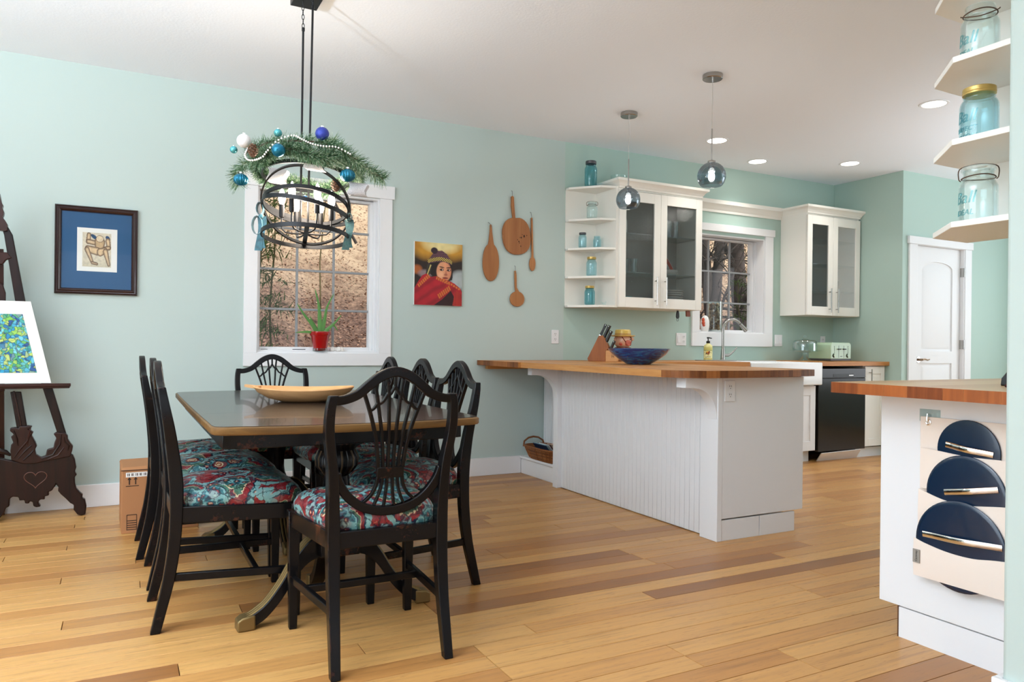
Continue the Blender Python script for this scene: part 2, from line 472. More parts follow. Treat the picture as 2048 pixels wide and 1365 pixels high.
# walls
def wall_with_holes(name, x0, x1, holes, mat, y0=WY, t=0.2):
    mb = MB(); x = x0
    for hx0, hx1, hz0, hz1 in holes:
        mb.box(x, y0, 0, hx0, y0 + t, CZ)
        mb.box(hx0, y0, 0, hx1, y0 + t, hz0); mb.box(hx0, y0, hz1, hx1, y0 + t, CZ); x = hx1
    mb.box(x, y0, 0, x1, y0 + t, CZ)
    return struct(name, mb, mat, smooth=0)
W1 = (0.815, 1.672, 0.963, 2.10)
W2 = (4.745, 5.580, 1.172, 2.10)
wall_with_holes('wall_back', LX, 3.272, [W1], M['wall'])
wall_with_holes('wall_kitchen', 3.272, KX, [W2], M['wall_k'])
D1 = (6.79, 7.535, 2.052)
mb = MB().box(KX, 4.518, 0, KX + 0.12, WY + 0.2, CZ)
struct('wall_pantry_side', mb, M['wall_k'], smooth=0)
mb = MB().box(KX + 0.12, 4.518, 0, D1[0] - .0125, 4.64, CZ).box(D1[0] - .0125, 4.518, D1[2] + .0125, D1[1] + .0125, 4.64, CZ).box(D1[1] + .0125, 4.518, 0, RX, 4.64, CZ)
struct('wall_pantry', mb, M['wall_k'], smooth=0)
mb = MB().box(RX, -0.1, 0, RX + 0.12, 1.5, CZ).box(RX, 3.9, 0, RX + 0.12, 4.64, CZ).box(RX, 1.5, 0, RX + 0.12, 3.9, .6).box(RX, 1.5, 2.3, RX + 0.12, 3.9, CZ)  # its opening is added to go with the kitchen fill lamp
struct('wall_right', mb, M['wall_k'], smooth=0)
# partition at the right edge of the picture
PX, PY0, PY1 = 2.138, 0.98, 1.164
struct('wall_partition', MB().box(PX, PY0, 0, RX, PY1, CZ), M['wall'], smooth=40, bevel=0.012, seg=4)
# side wall and wall behind the camera, with their glazed openings
mb = MB().box(LX - 0.15, BY - 0.15, 0, LX, -0.1, CZ).box(LX - 0.15, 3.3, 0, LX, WY + 0.2, CZ).box(LX - 0.15, -0.1, 0, LX, 3.3, 0.3).box(LX - 0.15, -0.1, 2.4, LX, 3.3, CZ)
struct('wall_left', mb, M['wall'], smooth=0)
mb = MB().box(LX - 0.15, BY - 0.15, 0, -1.7, BY, CZ).box(2.9, BY - 0.15, 0, RX + 0.12, BY, CZ).box(-1.7, BY - 0.15, 0, 2.9, BY, 0.3).box(-1.7, BY - 0.15, 2.4, 2.9, BY, CZ)
struct('wall_rear', mb, M['wall'], smooth=0)
struct('wall_rear_right', MB().box(RX, BY - 0.15, 0, RX + 0.12, -0.1, CZ), M['wall'], smooth=0)
struct('ceiling', MB().box(LX - 0.15, BY - 0.15, CZ, RX + 0.12, WY + 0.2, CZ + 0.12), M['ceiling'], smooth=0)
struct('roof_sun_block', MB().box(LX - 0.9, BY - 3.6, CZ + 0.2, RX + 0.9, WY + 0.45, CZ + 0.45), M['white'], smooth=0)  # unseen slab; deep rear overhang added to block sun from the back openings

# baseboards
BH = 0.14
def baseb(name, mb, **k): return struct(name, mb, M['white'], bevel=0.003, **k)
baseb('baseboard_back', MB().box(LX, WY - 0.016, 0, 2.872, WY, BH))
baseb('baseboard_left', MB().box(LX, 3.3, 0, LX + 0.016, WY - 0.016, BH))
baseb('baseboard_partition', MB().box(PX - 0.018, PY0 - 0.018, 0, PX, PY1 + 0.018, BH).box(PX, PY1, 0, 2.49, PY1 + 0.018, BH).box(PX, PY0 - 0.018, 0, RX, PY0, BH))
baseb('baseboard_pantry', MB().box(7.665, 4.502, 0, RX, 4.518, BH))

# ---- windows
def make_window(name, W, casing, head, sill_z, apron, depth, cols, rows, glass_y, hpad):
    x0, x1, z0, z1 = W
    e = struct_empty(name, ((x0 + x1) / 2, WY, z0))
    cx0, cx1 = casing
    obj('side_casing', MB().box(cx0, WY - 0.019, sill_z, x0, WY, head[0]), M['white'], e, bevel=0.002)
    obj('side_casing', MB().box(x1, WY - 0.019, sill_z, cx1, WY, head[0]), M['white'], e, bevel=0.002)
    obj('head_casing', MB().box(cx0 - hpad, WY - 0.026, head[0], cx1 + hpad, WY, head[1]), M['white'], e, bevel=0.002)
    obj('apron', MB().box(cx0, WY - 0.019, apron[0], cx1, WY, apron[1]), M['white'], e, bevel=0.002)
    # jamb liner
    t = 0.012
    obj('jamb', MB().box(x0, WY, z0, x0 + t, WY + depth, z1).box(x1 - t, WY, z0, x1, WY + depth, z1).box(x0 + t, WY, z1 - t, x1 - t, WY + depth, z1), M['white'], e, smooth=0)
    obj('window_sill', MB().box(x0, WY - 0.001, z0 - 0.012, x1, WY + depth, z0 + t), M['white'], e, smooth=0)
    # sash
    gx0, gx1, gz0, gz1 = cols[0], cols[-1], rows[0], rows[-1]
    y0, y1 = glass_y - 0.03, glass_y + 0.03
    a0, a1, b0, b1 = x0 + t, x1 - t, z0 + t, z1 - t
    obj('sash_frame', MB().box(a0, y0, b0, gx0, y1, b1).box(gx1, y0, b0, a1, y1, b1).box(gx0, y0, b0, gx1, y1, gz0).box(gx0, y0, gz1, gx1, y1, b1), M['white'], e, bevel=0.002)
    obj('sash_step', MB().box(a0, y0 - 0.02, b0, gx0 - 0.02, y0, b1).box(gx1 + 0.02, y0 - 0.02, b0, a1, y0, b1).box(gx0 - 0.02, y0 - 0.02, b0, gx1 + 0.02, y0, gz0 - 0.02).box(gx0 - 0.02, y0 - 0.02, gz1 + 0.02, gx1 + 0.02, y0, b1), M['white'], e, bevel=0.002)
    for x in cols[1:-1]: obj('muntin', MB().box(x - 0.008, glass_y - 0.009, gz0, x + 0.008, glass_y + 0.009, gz1), M['vinyl'], e, bevel=0.002)
    for z in rows[1:-1]: obj('muntin', MB().box(gx0, glass_y - 0.0085, z - 0.008, gx1, glass_y + 0.0085, z + 0.008), M['vinyl'], e, bevel=0.002)
    for i in range(len(cols) - 1):
        for j in range(len(rows) - 1):
            obj('pane', MB().add([(cols[i], glass_y, rows[j]), (cols[i + 1], glass_y, rows[j]), (cols[i + 1], glass_y, rows[j + 1]), (cols[i], glass_y, rows[j + 1])], [(0, 1, 2, 3)]), M['pane'], e, smooth=0)
    return e
win1 = make_window('window_1', W1, (0.728, 1.766), (2.102, 2.197), 0.963, (0.873, 0.963), 0.16, [0.845, 1.101, 1.362, 1.622], [1.005, 1.272, 1.552, 1.846, 2.068], WY + 0.10, 0.015)
win2 = make_window('window_2', W2, (4.655, 5.684), (2.128, 2.196), 1.172, (1.046, 1.172), 0.19, [4.775, 4.992, 5.263, 5.535], [1.205, 1.468, 1.769, 2.070], WY + 0.15, 0.015)
obj('latch', MB().box(1.07, WY + 0.068, 0.984, 1.16, WY + 0.075, 0.990), M['gunmetal'], win1, bevel=0.001)
obj('latch', MB().box(0.855, WY + 0.068, 0.984, 0.90, WY + 0.075, 0.989), M['gunmetal'], win1, bevel=0.001)

# ---- pantry door
dr = struct_empty('door_1', ((D1[0] + D1[1]) / 2, 4.518, 0))
x0, x1, zt = D1
yf = 4.545
# leaf: slab with raised frame and two sunken panels, the upper one arched
obj('door_core', MB().box(x0 + 0.004, yf + 0.012, 0.012, x1 - 0.004, yf + 0.036, zt - 0.004), M['white'], dr, smooth=0)
px0, px1 = x0 + 0.125, x1 - 0.125
def arch(zb, zs, rise, inset=0.0, n=16):
    pts = [(px0 + inset, zb + inset), (px1 - inset, zb + inset), (px1 - inset, zs - inset * 0.5)]
    cxm = (px0 + px1) / 2; hw = (px1 - px0) / 2 - inset
    for i in range(1, n):
        a = pi * i / n
        pts.append((cxm + hw * cos(a), zs - inset * 0.5 + (rise - inset * 0.4) * sin(a) ** 0.8))
    pts.append((px0 + inset, zs - inset * 0.5)); return pts
A = arch(1.02, 1.82, 0.085)
B = [(px0, 0.20), (px1, 0.20), (px1, 0.90), (px0, 0.90)]
# frame face as strips around the two panels
fr = MB().box(x0 + 0.004, yf, 0.012, px0, yf + 0.012, zt - 0.004).box(px1, yf, 0.012, x1 - 0.004, yf + 0.012, zt - 0.004)
fr.box(px0, yf, 0.012, px1, yf + 0.012, 0.20).box(px0, yf, 0.90, px1, yf + 0.012, 1.02)
top = [(px0, zt - 0.004)] + [(p[0], p[1]) for p in A[2:]][::-1] + [(px1, zt - 0.004)]
arcs = A[2:][::-1]
for i in range(len(arcs) - 1):
    (ax, az), (bx, bz) = arcs[i], arcs[i + 1]
    fr.loft([[(ax, yf, az), (bx, yf, bz), (bx, yf, zt - 0.004), (ax, yf, zt - 0.004)], [(ax, yf + 0.012, az), (bx, yf + 0.012, bz), (bx, yf + 0.012, zt - 0.004), (ax, yf + 0.012, zt - 0.004)]])
obj('door_frame', fr, M['white'], dr, smooth=0)
def panel(outer, inner, yb, yt):
    return MB().loft([[(p[0], yb, p[1]) for p in outer], [(p[0], yt, p[1]) for p in inner]])
obj('upper_panel', panel(arch(1.02, 1.82, 0.085, 0.022), arch(1.02, 1.82, 0.085, 0.055), yf + 0.012, yf + 0.003), M['white'], dr, smooth=20)
obj('lower_panel', panel([(px0 + .022, .222), (px1 - .022, .222), (px1 - .022, .878), (px0 + .022, .878)], [(px0 + .055, .255), (px1 - .055, .255), (px1 - .055, .845), (px0 + .055, .845)], yf + 0.012, yf + 0.003), M['white'], dr, smooth=20)
obj('side_casing', MB().box(6.66, 4.497, 0, x0 - 0.012, 4.517, 2.052), M['white'], dr, bevel=0.002)
obj('side_casing', MB().box(x1 + 0.012, 4.497, 0, 7.655, 4.517, 2.052), M['white'], dr, bevel=0.002)
obj('head_casing', MB().box(6.645, 4.490, 2.052, 7.67, 4.517, 2.125), M['white'], dr, bevel=0.002)
obj('jamb', MB().box(x0 - 0.012, 4.505, 0, x0, 4.64, zt).box(x1, 4.505, 0, x1 + 0.012, 4.64, zt).box(x0, 4.505, zt - 0.002, x1, 4.64, zt + 0.012), M['white'], dr, smooth=0)
lev = obj('lever_handle', MB().tube([(6.87, yf, 0.937), (6.87, yf - 0.045, 0.937)], 0.011, 12).tube([(6.87, yf - 0.042, 0.937), (6.91, yf - 0.045, 0.942), (6.95, yf - 0.045, 0.934), (6.985, yf - 0.043, 0.940)], [0.010, 0.009, 0.008, 0.006], 10), plain('satin_bronze', srgb(150, 128, 104), 0.3, 1.0), dr)
obj('rosette', MB().prism([(6.87 + 0.032 * cos(a * pi / 12), 0.937 + 0.032 * sin(a * pi / 12)) for a in range(24)], yf - 0.006, yf + 0.002, 'y'), M['nickel'], dr, smooth=30)
for z in (1.82, 1.09, 0.30):
    obj('hinge', MB().box(x1 - 0.004, 4.505, z - 0.045, x1 + 0.014, 4.545, z + 0.045).tube([(x1 + 0.006, 4.500, z - 0.047), (x1 + 0.006, 4.500, z + 0.047)], 0.007, 8), M['nickel'], dr)

# ---- ceiling downlights are structure-mounted things
for i, (x, y, lb) in enumerate([(4.328, 4.627, 'round recessed downlight behind the larger smoked pendant'), (5.134, 4.962, 'round recessed downlight over the kitchen sink window'),
                                (5.915, 4.592, 'round recessed downlight in front of the corner wall cabinet'), (4.974, 3.194, 'round recessed downlight beside the open jar shelves, largest in view')]):
    t = thing('recessed_downlight', lb, 'downlight', (x, y, CZ), group='recessed kitchen downlights')
    obj('trim_ring', MB().lathe([(0.076, -0.004), (0.092, -0.004), (0.094, -0.0005), (0.076, -0.0005)], 40, (x, y, CZ), closed=True), M['white'], t)
    obj('lens', MB().lathe([(0.001, -0.003), (0.076, -0.003), (0.076, -0.0008), (0.001, -0.0008)], 40, (x, y, CZ)), M['can'], t)
    light('downlight_beam', 'SPOT', (x, y, CZ - 0.02), 24, (1.0, 0.96, 0.90), 0.07, spot_size=radians(112), spot_blend=0.9, direction=(0, 0, -1))
# ================================================================ DINING CHAIRS
def lin(tab, z):
    for (a, va), (b, vb) in zip(tab, tab[1:]):
        if z <= b:
            u = max(0, min(1, (z - a) / (b - a))); u = u
            return va + (vb - va) * u
    return tab[-1][1]
def smooth_tab(tab, n=6):
    """catmull-rom resample of (z, v...) rows"""
    out = []
    P = [tab[0]] + tab + [tab[-1]]
    for i in range(1, len(P) - 2):
        p0, p1, p2, p3 = [np.array(q, float) for q in P[i - 1:i + 3]]
        for k in range(n):
            t = k / n
            out.append(tuple(0.5 * ((2 * p1) + (-p0 + p2) * t + (2 * p0 - 5 * p1 + 4 * p2 - p3) * t * t + (-p0 + 3 * p1 - 3 * p2 + p3) * t ** 3)))
    out.append(tuple(tab[-1])); return out
LEAN = smooth_tab([(0, -.245), (.10, -.222), (.19, -.202), (.30, -.187), (.40, -.181), (.53, -.182), (.70, -.203), (.866, -.232), (.97, -.240)])
yb = lambda x, z: lin(LEAN, z)
def make_chair():
    c = thing('dining_chair', 'x', 'chair', group='shield-back dining chairs round the table')
    K = dict(parent=c, world=False, bevel=0.0035)
    for s in (-1, 1):
        rows = smooth_tab([(0.0, .187, .030, .034), (.19, .183, .035, .040), (.40, .182, .040, .042), (.53, .184, .036, .046), (.64, .190, .032, .042), (.75, .205, .030, .036), (.83, .205, .029, .030), (.873, .197, .030, .026)], 4)
        mbs = MB().loft([[(s * x - w / 2, yb(0, z) - d / 2, z), (s * x + w / 2, yb(0, z) - d / 2, z), (s * x + w / 2, yb(0, z) + d / 2, z), (s * x - w / 2, yb(0, z) + d / 2, z)] for z, x, w, d in rows])
        obj('rear_leg', mbs, M['black'], **K)
        obj('front_leg', MB().loft([[(s * .218 + a * w, .235 + b * w, z) for a, b in ((-1, -1), (1, -1), (1, 1), (-1, 1))] for z, w in ((0, .014), (.25, .018), (.43, .022))]), M['black'], **K)
        # side rail and side stretcher
        obj('side_rail', MB().loft([[(s * .186 + a * .011, -.165, z) for a, z in ((-1, .383), (1, .383), (1, .442), (-1, .442))], [(s * .222 + a * .011, .225, z) for a, z in ((-1, .372), (1, .372), (1, .432), (-1, .432))]]), M['black'], **K)
        obj('side_stretcher', MB().loft([[(s * .184 + a * .009, -.195, z) for a, z in ((-1, .176), (1, .176), (1, .205), (-1, .205))], [(s * .217 + a * .009, .225, z) for a, z in ((-1, .163), (1, .163), (1, .192), (-1, .192))]]), M['black'], **K)
    obj('rear_rail', MB().box(-.165, -.196, .385, .165, -.168, .440), M['black'], **K)
    obj('front_rail', MB().box(-.200, .220, .372, .200, .246, .432), M['black'], **K)
    obj('cross_stretcher', MB().box(-.202, .085, .168, .202, .105, .194), M['black'], **K)
    # crest
    half = [(-.203, .857), (-.165, .859), (-.122, .875), (-.086, .904), (-.047, .932), (0, .946)]
    path = [(p[0], p[1]) for p in smooth_tab(half + [(-x, z) for x, z in half[-2::-1]], 5)]
    ws = [.030 - .002 * cos(pi * i / (len(path) - 1) * 2) for i in range(len(path))]
    obj('crest_rail', MB().bar(path, ws, .026, yb), M['black'], **K)
    half = [(-.178, .625), (-.166, .590), (-.138, .549), (-.100, .517), (-.052, .498), (0, .492)]
    path = [(p[0], p[1]) for p in smooth_tab(half + [(-x, z) for x, z in half[-2::-1]], 4)]
    obj('shield_rail', MB().bar(path, .030, .026, yb), M['black'], **K)
    # splat: hub, fan of six ribs above, six below, small arches between
    sp = obj('splat', MB().loft([[(-.045, yb(0, z) - .009, z), (.045, yb(0, z) - .009, z), (.045, yb(0, z) + .009, z), (-.045, yb(0, z) + .009, z)] for z in (.600, .636)]), M['black'], parent=c, world=False, bevel=0.002)
    k = dict(parent=sp, world=False, bevel=0.0016)
    ups = {1: [(.0415, .632), (.046, .68), (.056, .74), (.076, .81), (.103, .885)], 2: [(.0255, .632), (.029, .69), (.036, .75), (.049, .82), (.066, .908)], 3: [(.009, .632), (.010, .70), (.013, .77), (.017, .83), (.019, .868), (.026, .925)]}
    dns = {1: [(.0415, .604), (.046, .575), (.062, .545), (.086, .524)], 2: [(.0255, .604), (.028, .572), (.038, .540), (.052, .508)], 3: [(.009, .604), (.010, .57), (.013, .54), (.018, .502)]}
    for s in (-1, 1):
        for q, pth in ups.items(): obj('rib', MB().bar([(s * a, b) for a, b in [r[:2] for r in smooth_tab(pth, 3)]], .0105 if q == 1 else .0088, .016, yb), M['black'], **k)
        for q, pth in dns.items(): obj('rib', MB().bar([(s * a, b) for a, b in [r[:2] for r in smooth_tab(pth, 3)]], .0095 if q == 1 else .008, .016, yb), M['black'], **k)
        obj('arch', MB().bar([(s * a, b) for a, b in [r[:2] for r in smooth_tab([(.080, .822), (.067, .829), (.055, .846)], 3)]], .0085, .0155, yb), M['black'], **k)
        obj('arch', MB().bar([(s * a, b) for a, b in [r[:2] for r in smooth_tab([(.053, .842), (.038, .851), (.022, .878)], 3)]], .0085, .0155, yb), M['black'], **k)
        obj('arch', MB().bar([(s * a, b) for a, b in [r[:2] for r in smooth_tab([(.020, .870), (.012, .878), (.0, .900)], 3)]], .0080, .0155, yb), M['black'], **k)
    obj('rib', MB().bar([(0, .897), (0, .935)], .0085, .0155, yb), M['black'], **k)
    # upholstered seat
    rings = []
    for sc, z in [(.985, .430), (1.01, .440), (1.025, .455), (1.015, .474), (.97, .491), (.88, .505), (.70, .517), (.45, .524), (.18, .527), (.01, .5275)]:
        ring = []
        for j in range(44):
            a = 2 * pi * j / 44; e = 2 / 5.5
            cu = math.copysign(abs(cos(a)) ** e, cos(a)); sv = math.copysign(abs(sin(a)) ** e, sin(a))
            v = sv * sc; w = .182 + (.235 - .182) * (v + 1) / 2
            y = .045 + .222 * v
            zz = z + .004 * sin(3 * a) * (1 if z > .44 else 0)
            ring.append((cu * sc * w, y, zz - .012 * max(0, v) ** 2 * (1 if z > .46 else .4)))
        rings.append(ring)
    obj('seat_cushion', MB().loft(rings), M['fabric'], parent=c, world=False, smooth=60)
    return c
ch0 = make_chair()
CH = [(0.776, 2.505, 0.0, 'black shield-back chair at the near table end, its back turned to the camera'),
      (0.835, 4.565, pi, 'black shield-back chair at the far table end below the tall window'),
      (0.360, 3.090, -pi / 2, 'nearest of the three black chairs along the easel side of the table'),
      (0.362, 3.610, -pi / 2, 'middle one of the three black chairs along the easel side of the table'),
      (0.330, 4.110, -pi / 2, 'black chair beside the cardboard box, farthest on the easel side of the table'),
      (1.120, 3.085, pi / 2, 'nearest of the three black chairs along the kitchen side of the table'),
      (1.128, 3.570, pi / 2, 'middle one of the three black chairs along the kitchen side of the table'),
      (1.118, 4.055, pi / 2, 'farthest of the three black chairs along the kitchen side of the table')]
for i, (x, y, rz, lb) in enumerate(CH):
    o = ch0 if i == 0 else copy_tree(ch0)
    o.location = (x, y, 0); o.rotation_euler = (0, 0, rz); o['label'] = lb

# ================================================================ DINING TABLE
TX, TY0, TY1 = 0.735, 2.475, 4.43
t = thing('dining_table', 'dark pedestal dining table with worn honey-coloured edge and bowed ends', 'table', (TX, (TY0 + TY1) / 2, 0))
def table_outline(ins=0.0, n=10):
    hw = .478 - ins; a, b = TY0 + .055 + ins, TY1 - .055 - ins; bow = .055
    pts = []
    def corner(cx, cy, sx, sy, r=.05):
        ang = [pi * .5 * k / 4 for k in range(5)]
        q = [(cx + sx * (-r + r * sin(g)), cy + sy * (-r + r * cos(g))) for g in ang]
        return q
    for k in range(n + 1):      # near end, left to right
        u = -1 + 2 * k / n; pts.append((TX + u * (hw - .035), a - bow * (1 - u * u)))
    pts += [(TX + hw - .008, a + .02), (TX + hw, a + .05)]
    for k in range(1, 6): pts.append((TX + hw + .004 * sin(pi * k / 6), a + .05 + (b - a - .1) * k / 6))
    pts += [(TX + hw, b - .05), (TX + hw - .008, b - .02)]
    for k in range(n + 1):
        u = 1 - 2 * k / n; pts.append((TX + u * (hw - .035), b + bow * (1 - u * u)))
    pts += [(TX - hw + .008, b - .02), (TX - hw, b - .05)]
    for k in range(1, 6): pts.append((TX - hw - .004 * sin(pi * k / 6), b - .05 - (b - a - .1) * k / 6))
    pts += [(TX - hw, a + .05), (TX - hw + .008, a + .02)]
    return pts
o1, o2 = table_outline(0), table_outline(.006)
obj('edge_band', MB().loft([[(x, y, .733) for x, y in table_outline(.004)], [(x, y, .738) for x, y in o1], [(x, y, .757) for x, y in o1], [(x, y, .7605) for x, y in o2]]), M['tableedge'], t, smooth=50)
# three leaves of the top, each a plank with a fine joint
def clip_y(poly, lo, hi):
    def cut(P, f):
        out = []
        for i in range(len(P)):
            p, q = P[i], P[(i + 1) % len(P)]
            if f(p) >= 0: out.append(p)
            if (f(p) >= 0) != (f(q) >= 0):
                u = f(p) / (f(p) - f(q)); out.append((p[0] + (q[0] - p[0]) * u, p[1] + (q[1] - p[1]) * u))
        return out
    return cut(cut(poly, lambda p: p[1] - lo), lambda p: hi - p[1])
for lo, hi in ((TY0 - .1, 3.02), (3.0215, 3.86), (3.8615, TY1 + .1)):
    obj('top_leaf', MB().prism(clip_y(o2, lo, hi), .7595, .7622), M['tabletop'], t, smooth=0)
ap = [(TX - .435, TY0 + .16), (TX - .36, TY0 + .135), (TX + .36, TY0 + .135), (TX + .435, TY0 + .16), (TX + .435, TY1 - .16), (TX + .36, TY1 - .135), (TX - .36, TY1 - .135), (TX - .435, TY1 - .16)]
obj('apron', MB().prism(ap, .676, .734), M['black'], t, bevel=0.003)
for py, sgn in ((2.825, -1), (4.07, 1)):
    col = obj('pedestal', MB().lathe([(.05, .30), (.055, .32), (.044, .35), (.040, .38), (.040, .43), (.046, .46), (.050, .49), (.046, .53), (.060, .545), (.078, .57), (.080, .60), (.066, .63), (.085, .645), (.12, .66), (.12, .678)], 28, (TX, py, 0)), M['black'], t)
    obj('block', MB().box(TX - .075, py - .075, .235, TX + .075, py + .075, .31), M['black'], t, bevel=.006)
    for k in range(20):
        a = 2 * pi * k / 20
        obj('reed', MB().tube([(TX + r * cos(a), py + r * sin(a), z) for r, z in ((.058, .545), (.076, .568), (.079, .600), (.067, .628))], .0042, 6), M['bronze'] if k % 2 else M['black'], col)
    for ex, ey in ((-.335, sgn * .022), (.345, sgn * .022), (0, -sgn * .36)):
        L = math.hypot(ex, ey); dx, dy = ex / L, ey / L; px_, py_ = -dy, dx
        prof = smooth_tab([(.12 * L, .272, .033, .085), (.30 * L, .262, .032, .080), (.47 * L, .205, .029, .070), (.62 * L, .125, .027, .062), (.78 * L, .062, .026, .052), (.92 * L, .033, .026, .046), (L, .024, .026, .042), (L + .02, .021, .024, .036)], 4)
        rings = []
        for d, z, w, h in prof:
            bx, by = TX + dx * d, py + dy * d
            lo = max(0.002, z - h / 2)
            rings.append([(bx - px_ * w, by - py_ * w, lo), (bx + px_ * w, by + py_ * w, lo), (bx + px_ * w, by + py_ * w, z + h / 2), (bx - px_ * w, by - py_ * w, z + h / 2)])
        lg = obj('curved_leg', MB().loft(rings), M['black'], t, bevel=.004)
        for off in (-.6, 0, .6):
            obj('reed', MB().tube([(TX + dx * d + px_ * w * off, py + dy * d + py_ * w * off, z + h / 2 + .0005) for d, z, w, h in prof[3:-3]], .0055, 6), M['gold'], lg)
        d, z, w, h = prof[-6]
        rr = [[(TX + dx * q - px_ * ww, py + dy * q - py_ * ww, .001), (TX + dx * q + px_ * ww, py + dy * q + py_ * ww, .001), (TX + dx * q + px_ * ww, py + dy * q + py_ * ww, hh), (TX + dx * q - px_ * ww, py + dy * q - py_ * ww, hh)] for q, ww, hh in ((L - .035, .0285, .056), (L + .01, .029, .050), (L + .028, .027, .038))]
        obj('brass_toe', MB().loft(rr), M['gold'], lg, bevel=.006, seg=3)

# dough bowl
bx, by_, bz = 0.755, 3.50, 0.7625
rot = -0.34
def trencher(sc):
    rings = []
    for k, (r, z) in enumerate(sc):
        ring = []
        for j in range(40):
            a = 2 * pi * j / 40
            e = .82; cx = math.copysign(abs(cos(a)) ** e, cos(a)); sx = math.copysign(abs(sin(a)) ** 1.0, sin(a))
            X, Y = cx * .228 * r, sx * .150 * r
            ring.append((X, Y, z + .012 * (X / .228) ** 2 * r))
        rings.append(ring)
    return MB().loft(rings)
mb = trencher([(.45, 0), (.72, .014), (.92, .036), (1.0, .056), (.985, .061), (.93, .056), (.80, .034), (.55, .020), (.02, .017)])
h0 = len(mb.v)
mb.loft([[(-.220 + u, b * w, z + c * th) for b, c in ((-1, -1), (1, -1), (1, 1), (-1, 1))] for u, w, z, th in ((.02, .035, .064, .006), (-.02, .024, .069, .006), (-.045, .018, .073, .005))])
mb.xf(Matrix.Translation((bx, by_, bz)) @ Matrix.Rotation(rot, 4, 'Z'))
single('dough_bowl', mb, M['doughwood'], 'shallow oval wooden dough bowl with a stub handle on the dining table', 'bowl', (bx, by_, bz), smooth=50)

# ================================================================ WALL ART
def painted(name, nx, ny, w, h, fn, mat, parent):
    """a flat painted sheet in x,z, facing -y, colours from fn(x, y) in 0..1"""
    xs, ys = np.meshgrid((np.arange(nx) + .5) / nx, (np.arange(ny) + .5) / ny)
    gx, gy = np.meshgrid(np.arange(nx) / (nx - 1), np.arange(ny) / (ny - 1))
    C = fn(gx, gy)
    V = [((x - .5) * w, 0, (y - .5) * h) for y in np.arange(ny) / (ny - 1) for x in np.arange(nx) / (nx - 1)]
    F = [(j * nx + i, j * nx + i + 1, (j + 1) * nx + i + 1, (j + 1) * nx + i) for j in range(ny - 1) for i in range(nx - 1)]
    me = bpy.data.meshes.new(name); me.from_pydata(V, [], F)
    ca = me.color_attributes.new('Col', 'FLOAT_COLOR', 'POINT')
    A = np.ones((nx * ny, 4), np.float32); A[:, :3] = C.reshape(-1, 3)
    ca.data.foreach_set('color', A.ravel())
    me.materials.append(mat)
    o = bpy.data.objects.new(name, me); COL.objects.link(o); o.parent = parent
    return o
def ell(x, y, cx, cy, rx, ry, rot=0):
    c, s = cos(rot), sin(rot); u = (x - cx) * c + (y - cy) * s; v = -(x - cx) * s + (y - cy) * c
    return (u / rx) ** 2 + (v / ry) ** 2
def inpoly(x, y, P):
    r = np.zeros(x.shape, bool); n = len(P); j = n - 1
    for i in range(n):
        xi, yi = P[i]; xj, yj = P[j]
        cnd = ((yi > y) != (yj > y)) & (x < (xj - xi) * (y - yi) / (yj - yi + 1e-12) + xi)
        r ^= cnd; j = i
    return r
def wnoise(x, y, s, seed=0):
    rg = np.random.RandomState(seed); g = rg.rand(64, 64)
    X, Y = x * s, y * s; xi, yi = np.floor(X).astype(int), np.floor(Y).astype(int); fx, fy = X - xi, Y - yi
    fx, fy = fx * fx * (3 - 2 * fx), fy * fy * (3 - 2 * fy)
    G = lambda a, b: g[a % 64, b % 64]
    return (G(xi, yi) * (1 - fx) + G(xi + 1, yi) * fx) * (1 - fy) + (G(xi, yi + 1) * (1 - fx) + G(xi + 1, yi + 1) * fx) * fy
def lay(C, mask, col, k=1.0):
    k = np.asarray(mask, float) * k; k = k[..., None] if k.ndim == 2 else k
    return C * (1 - k) + np.array(srgb(*col)) * k
def soft(d, w=.35): return np.clip((1 + w - d) / (2 * w), 0, 1)

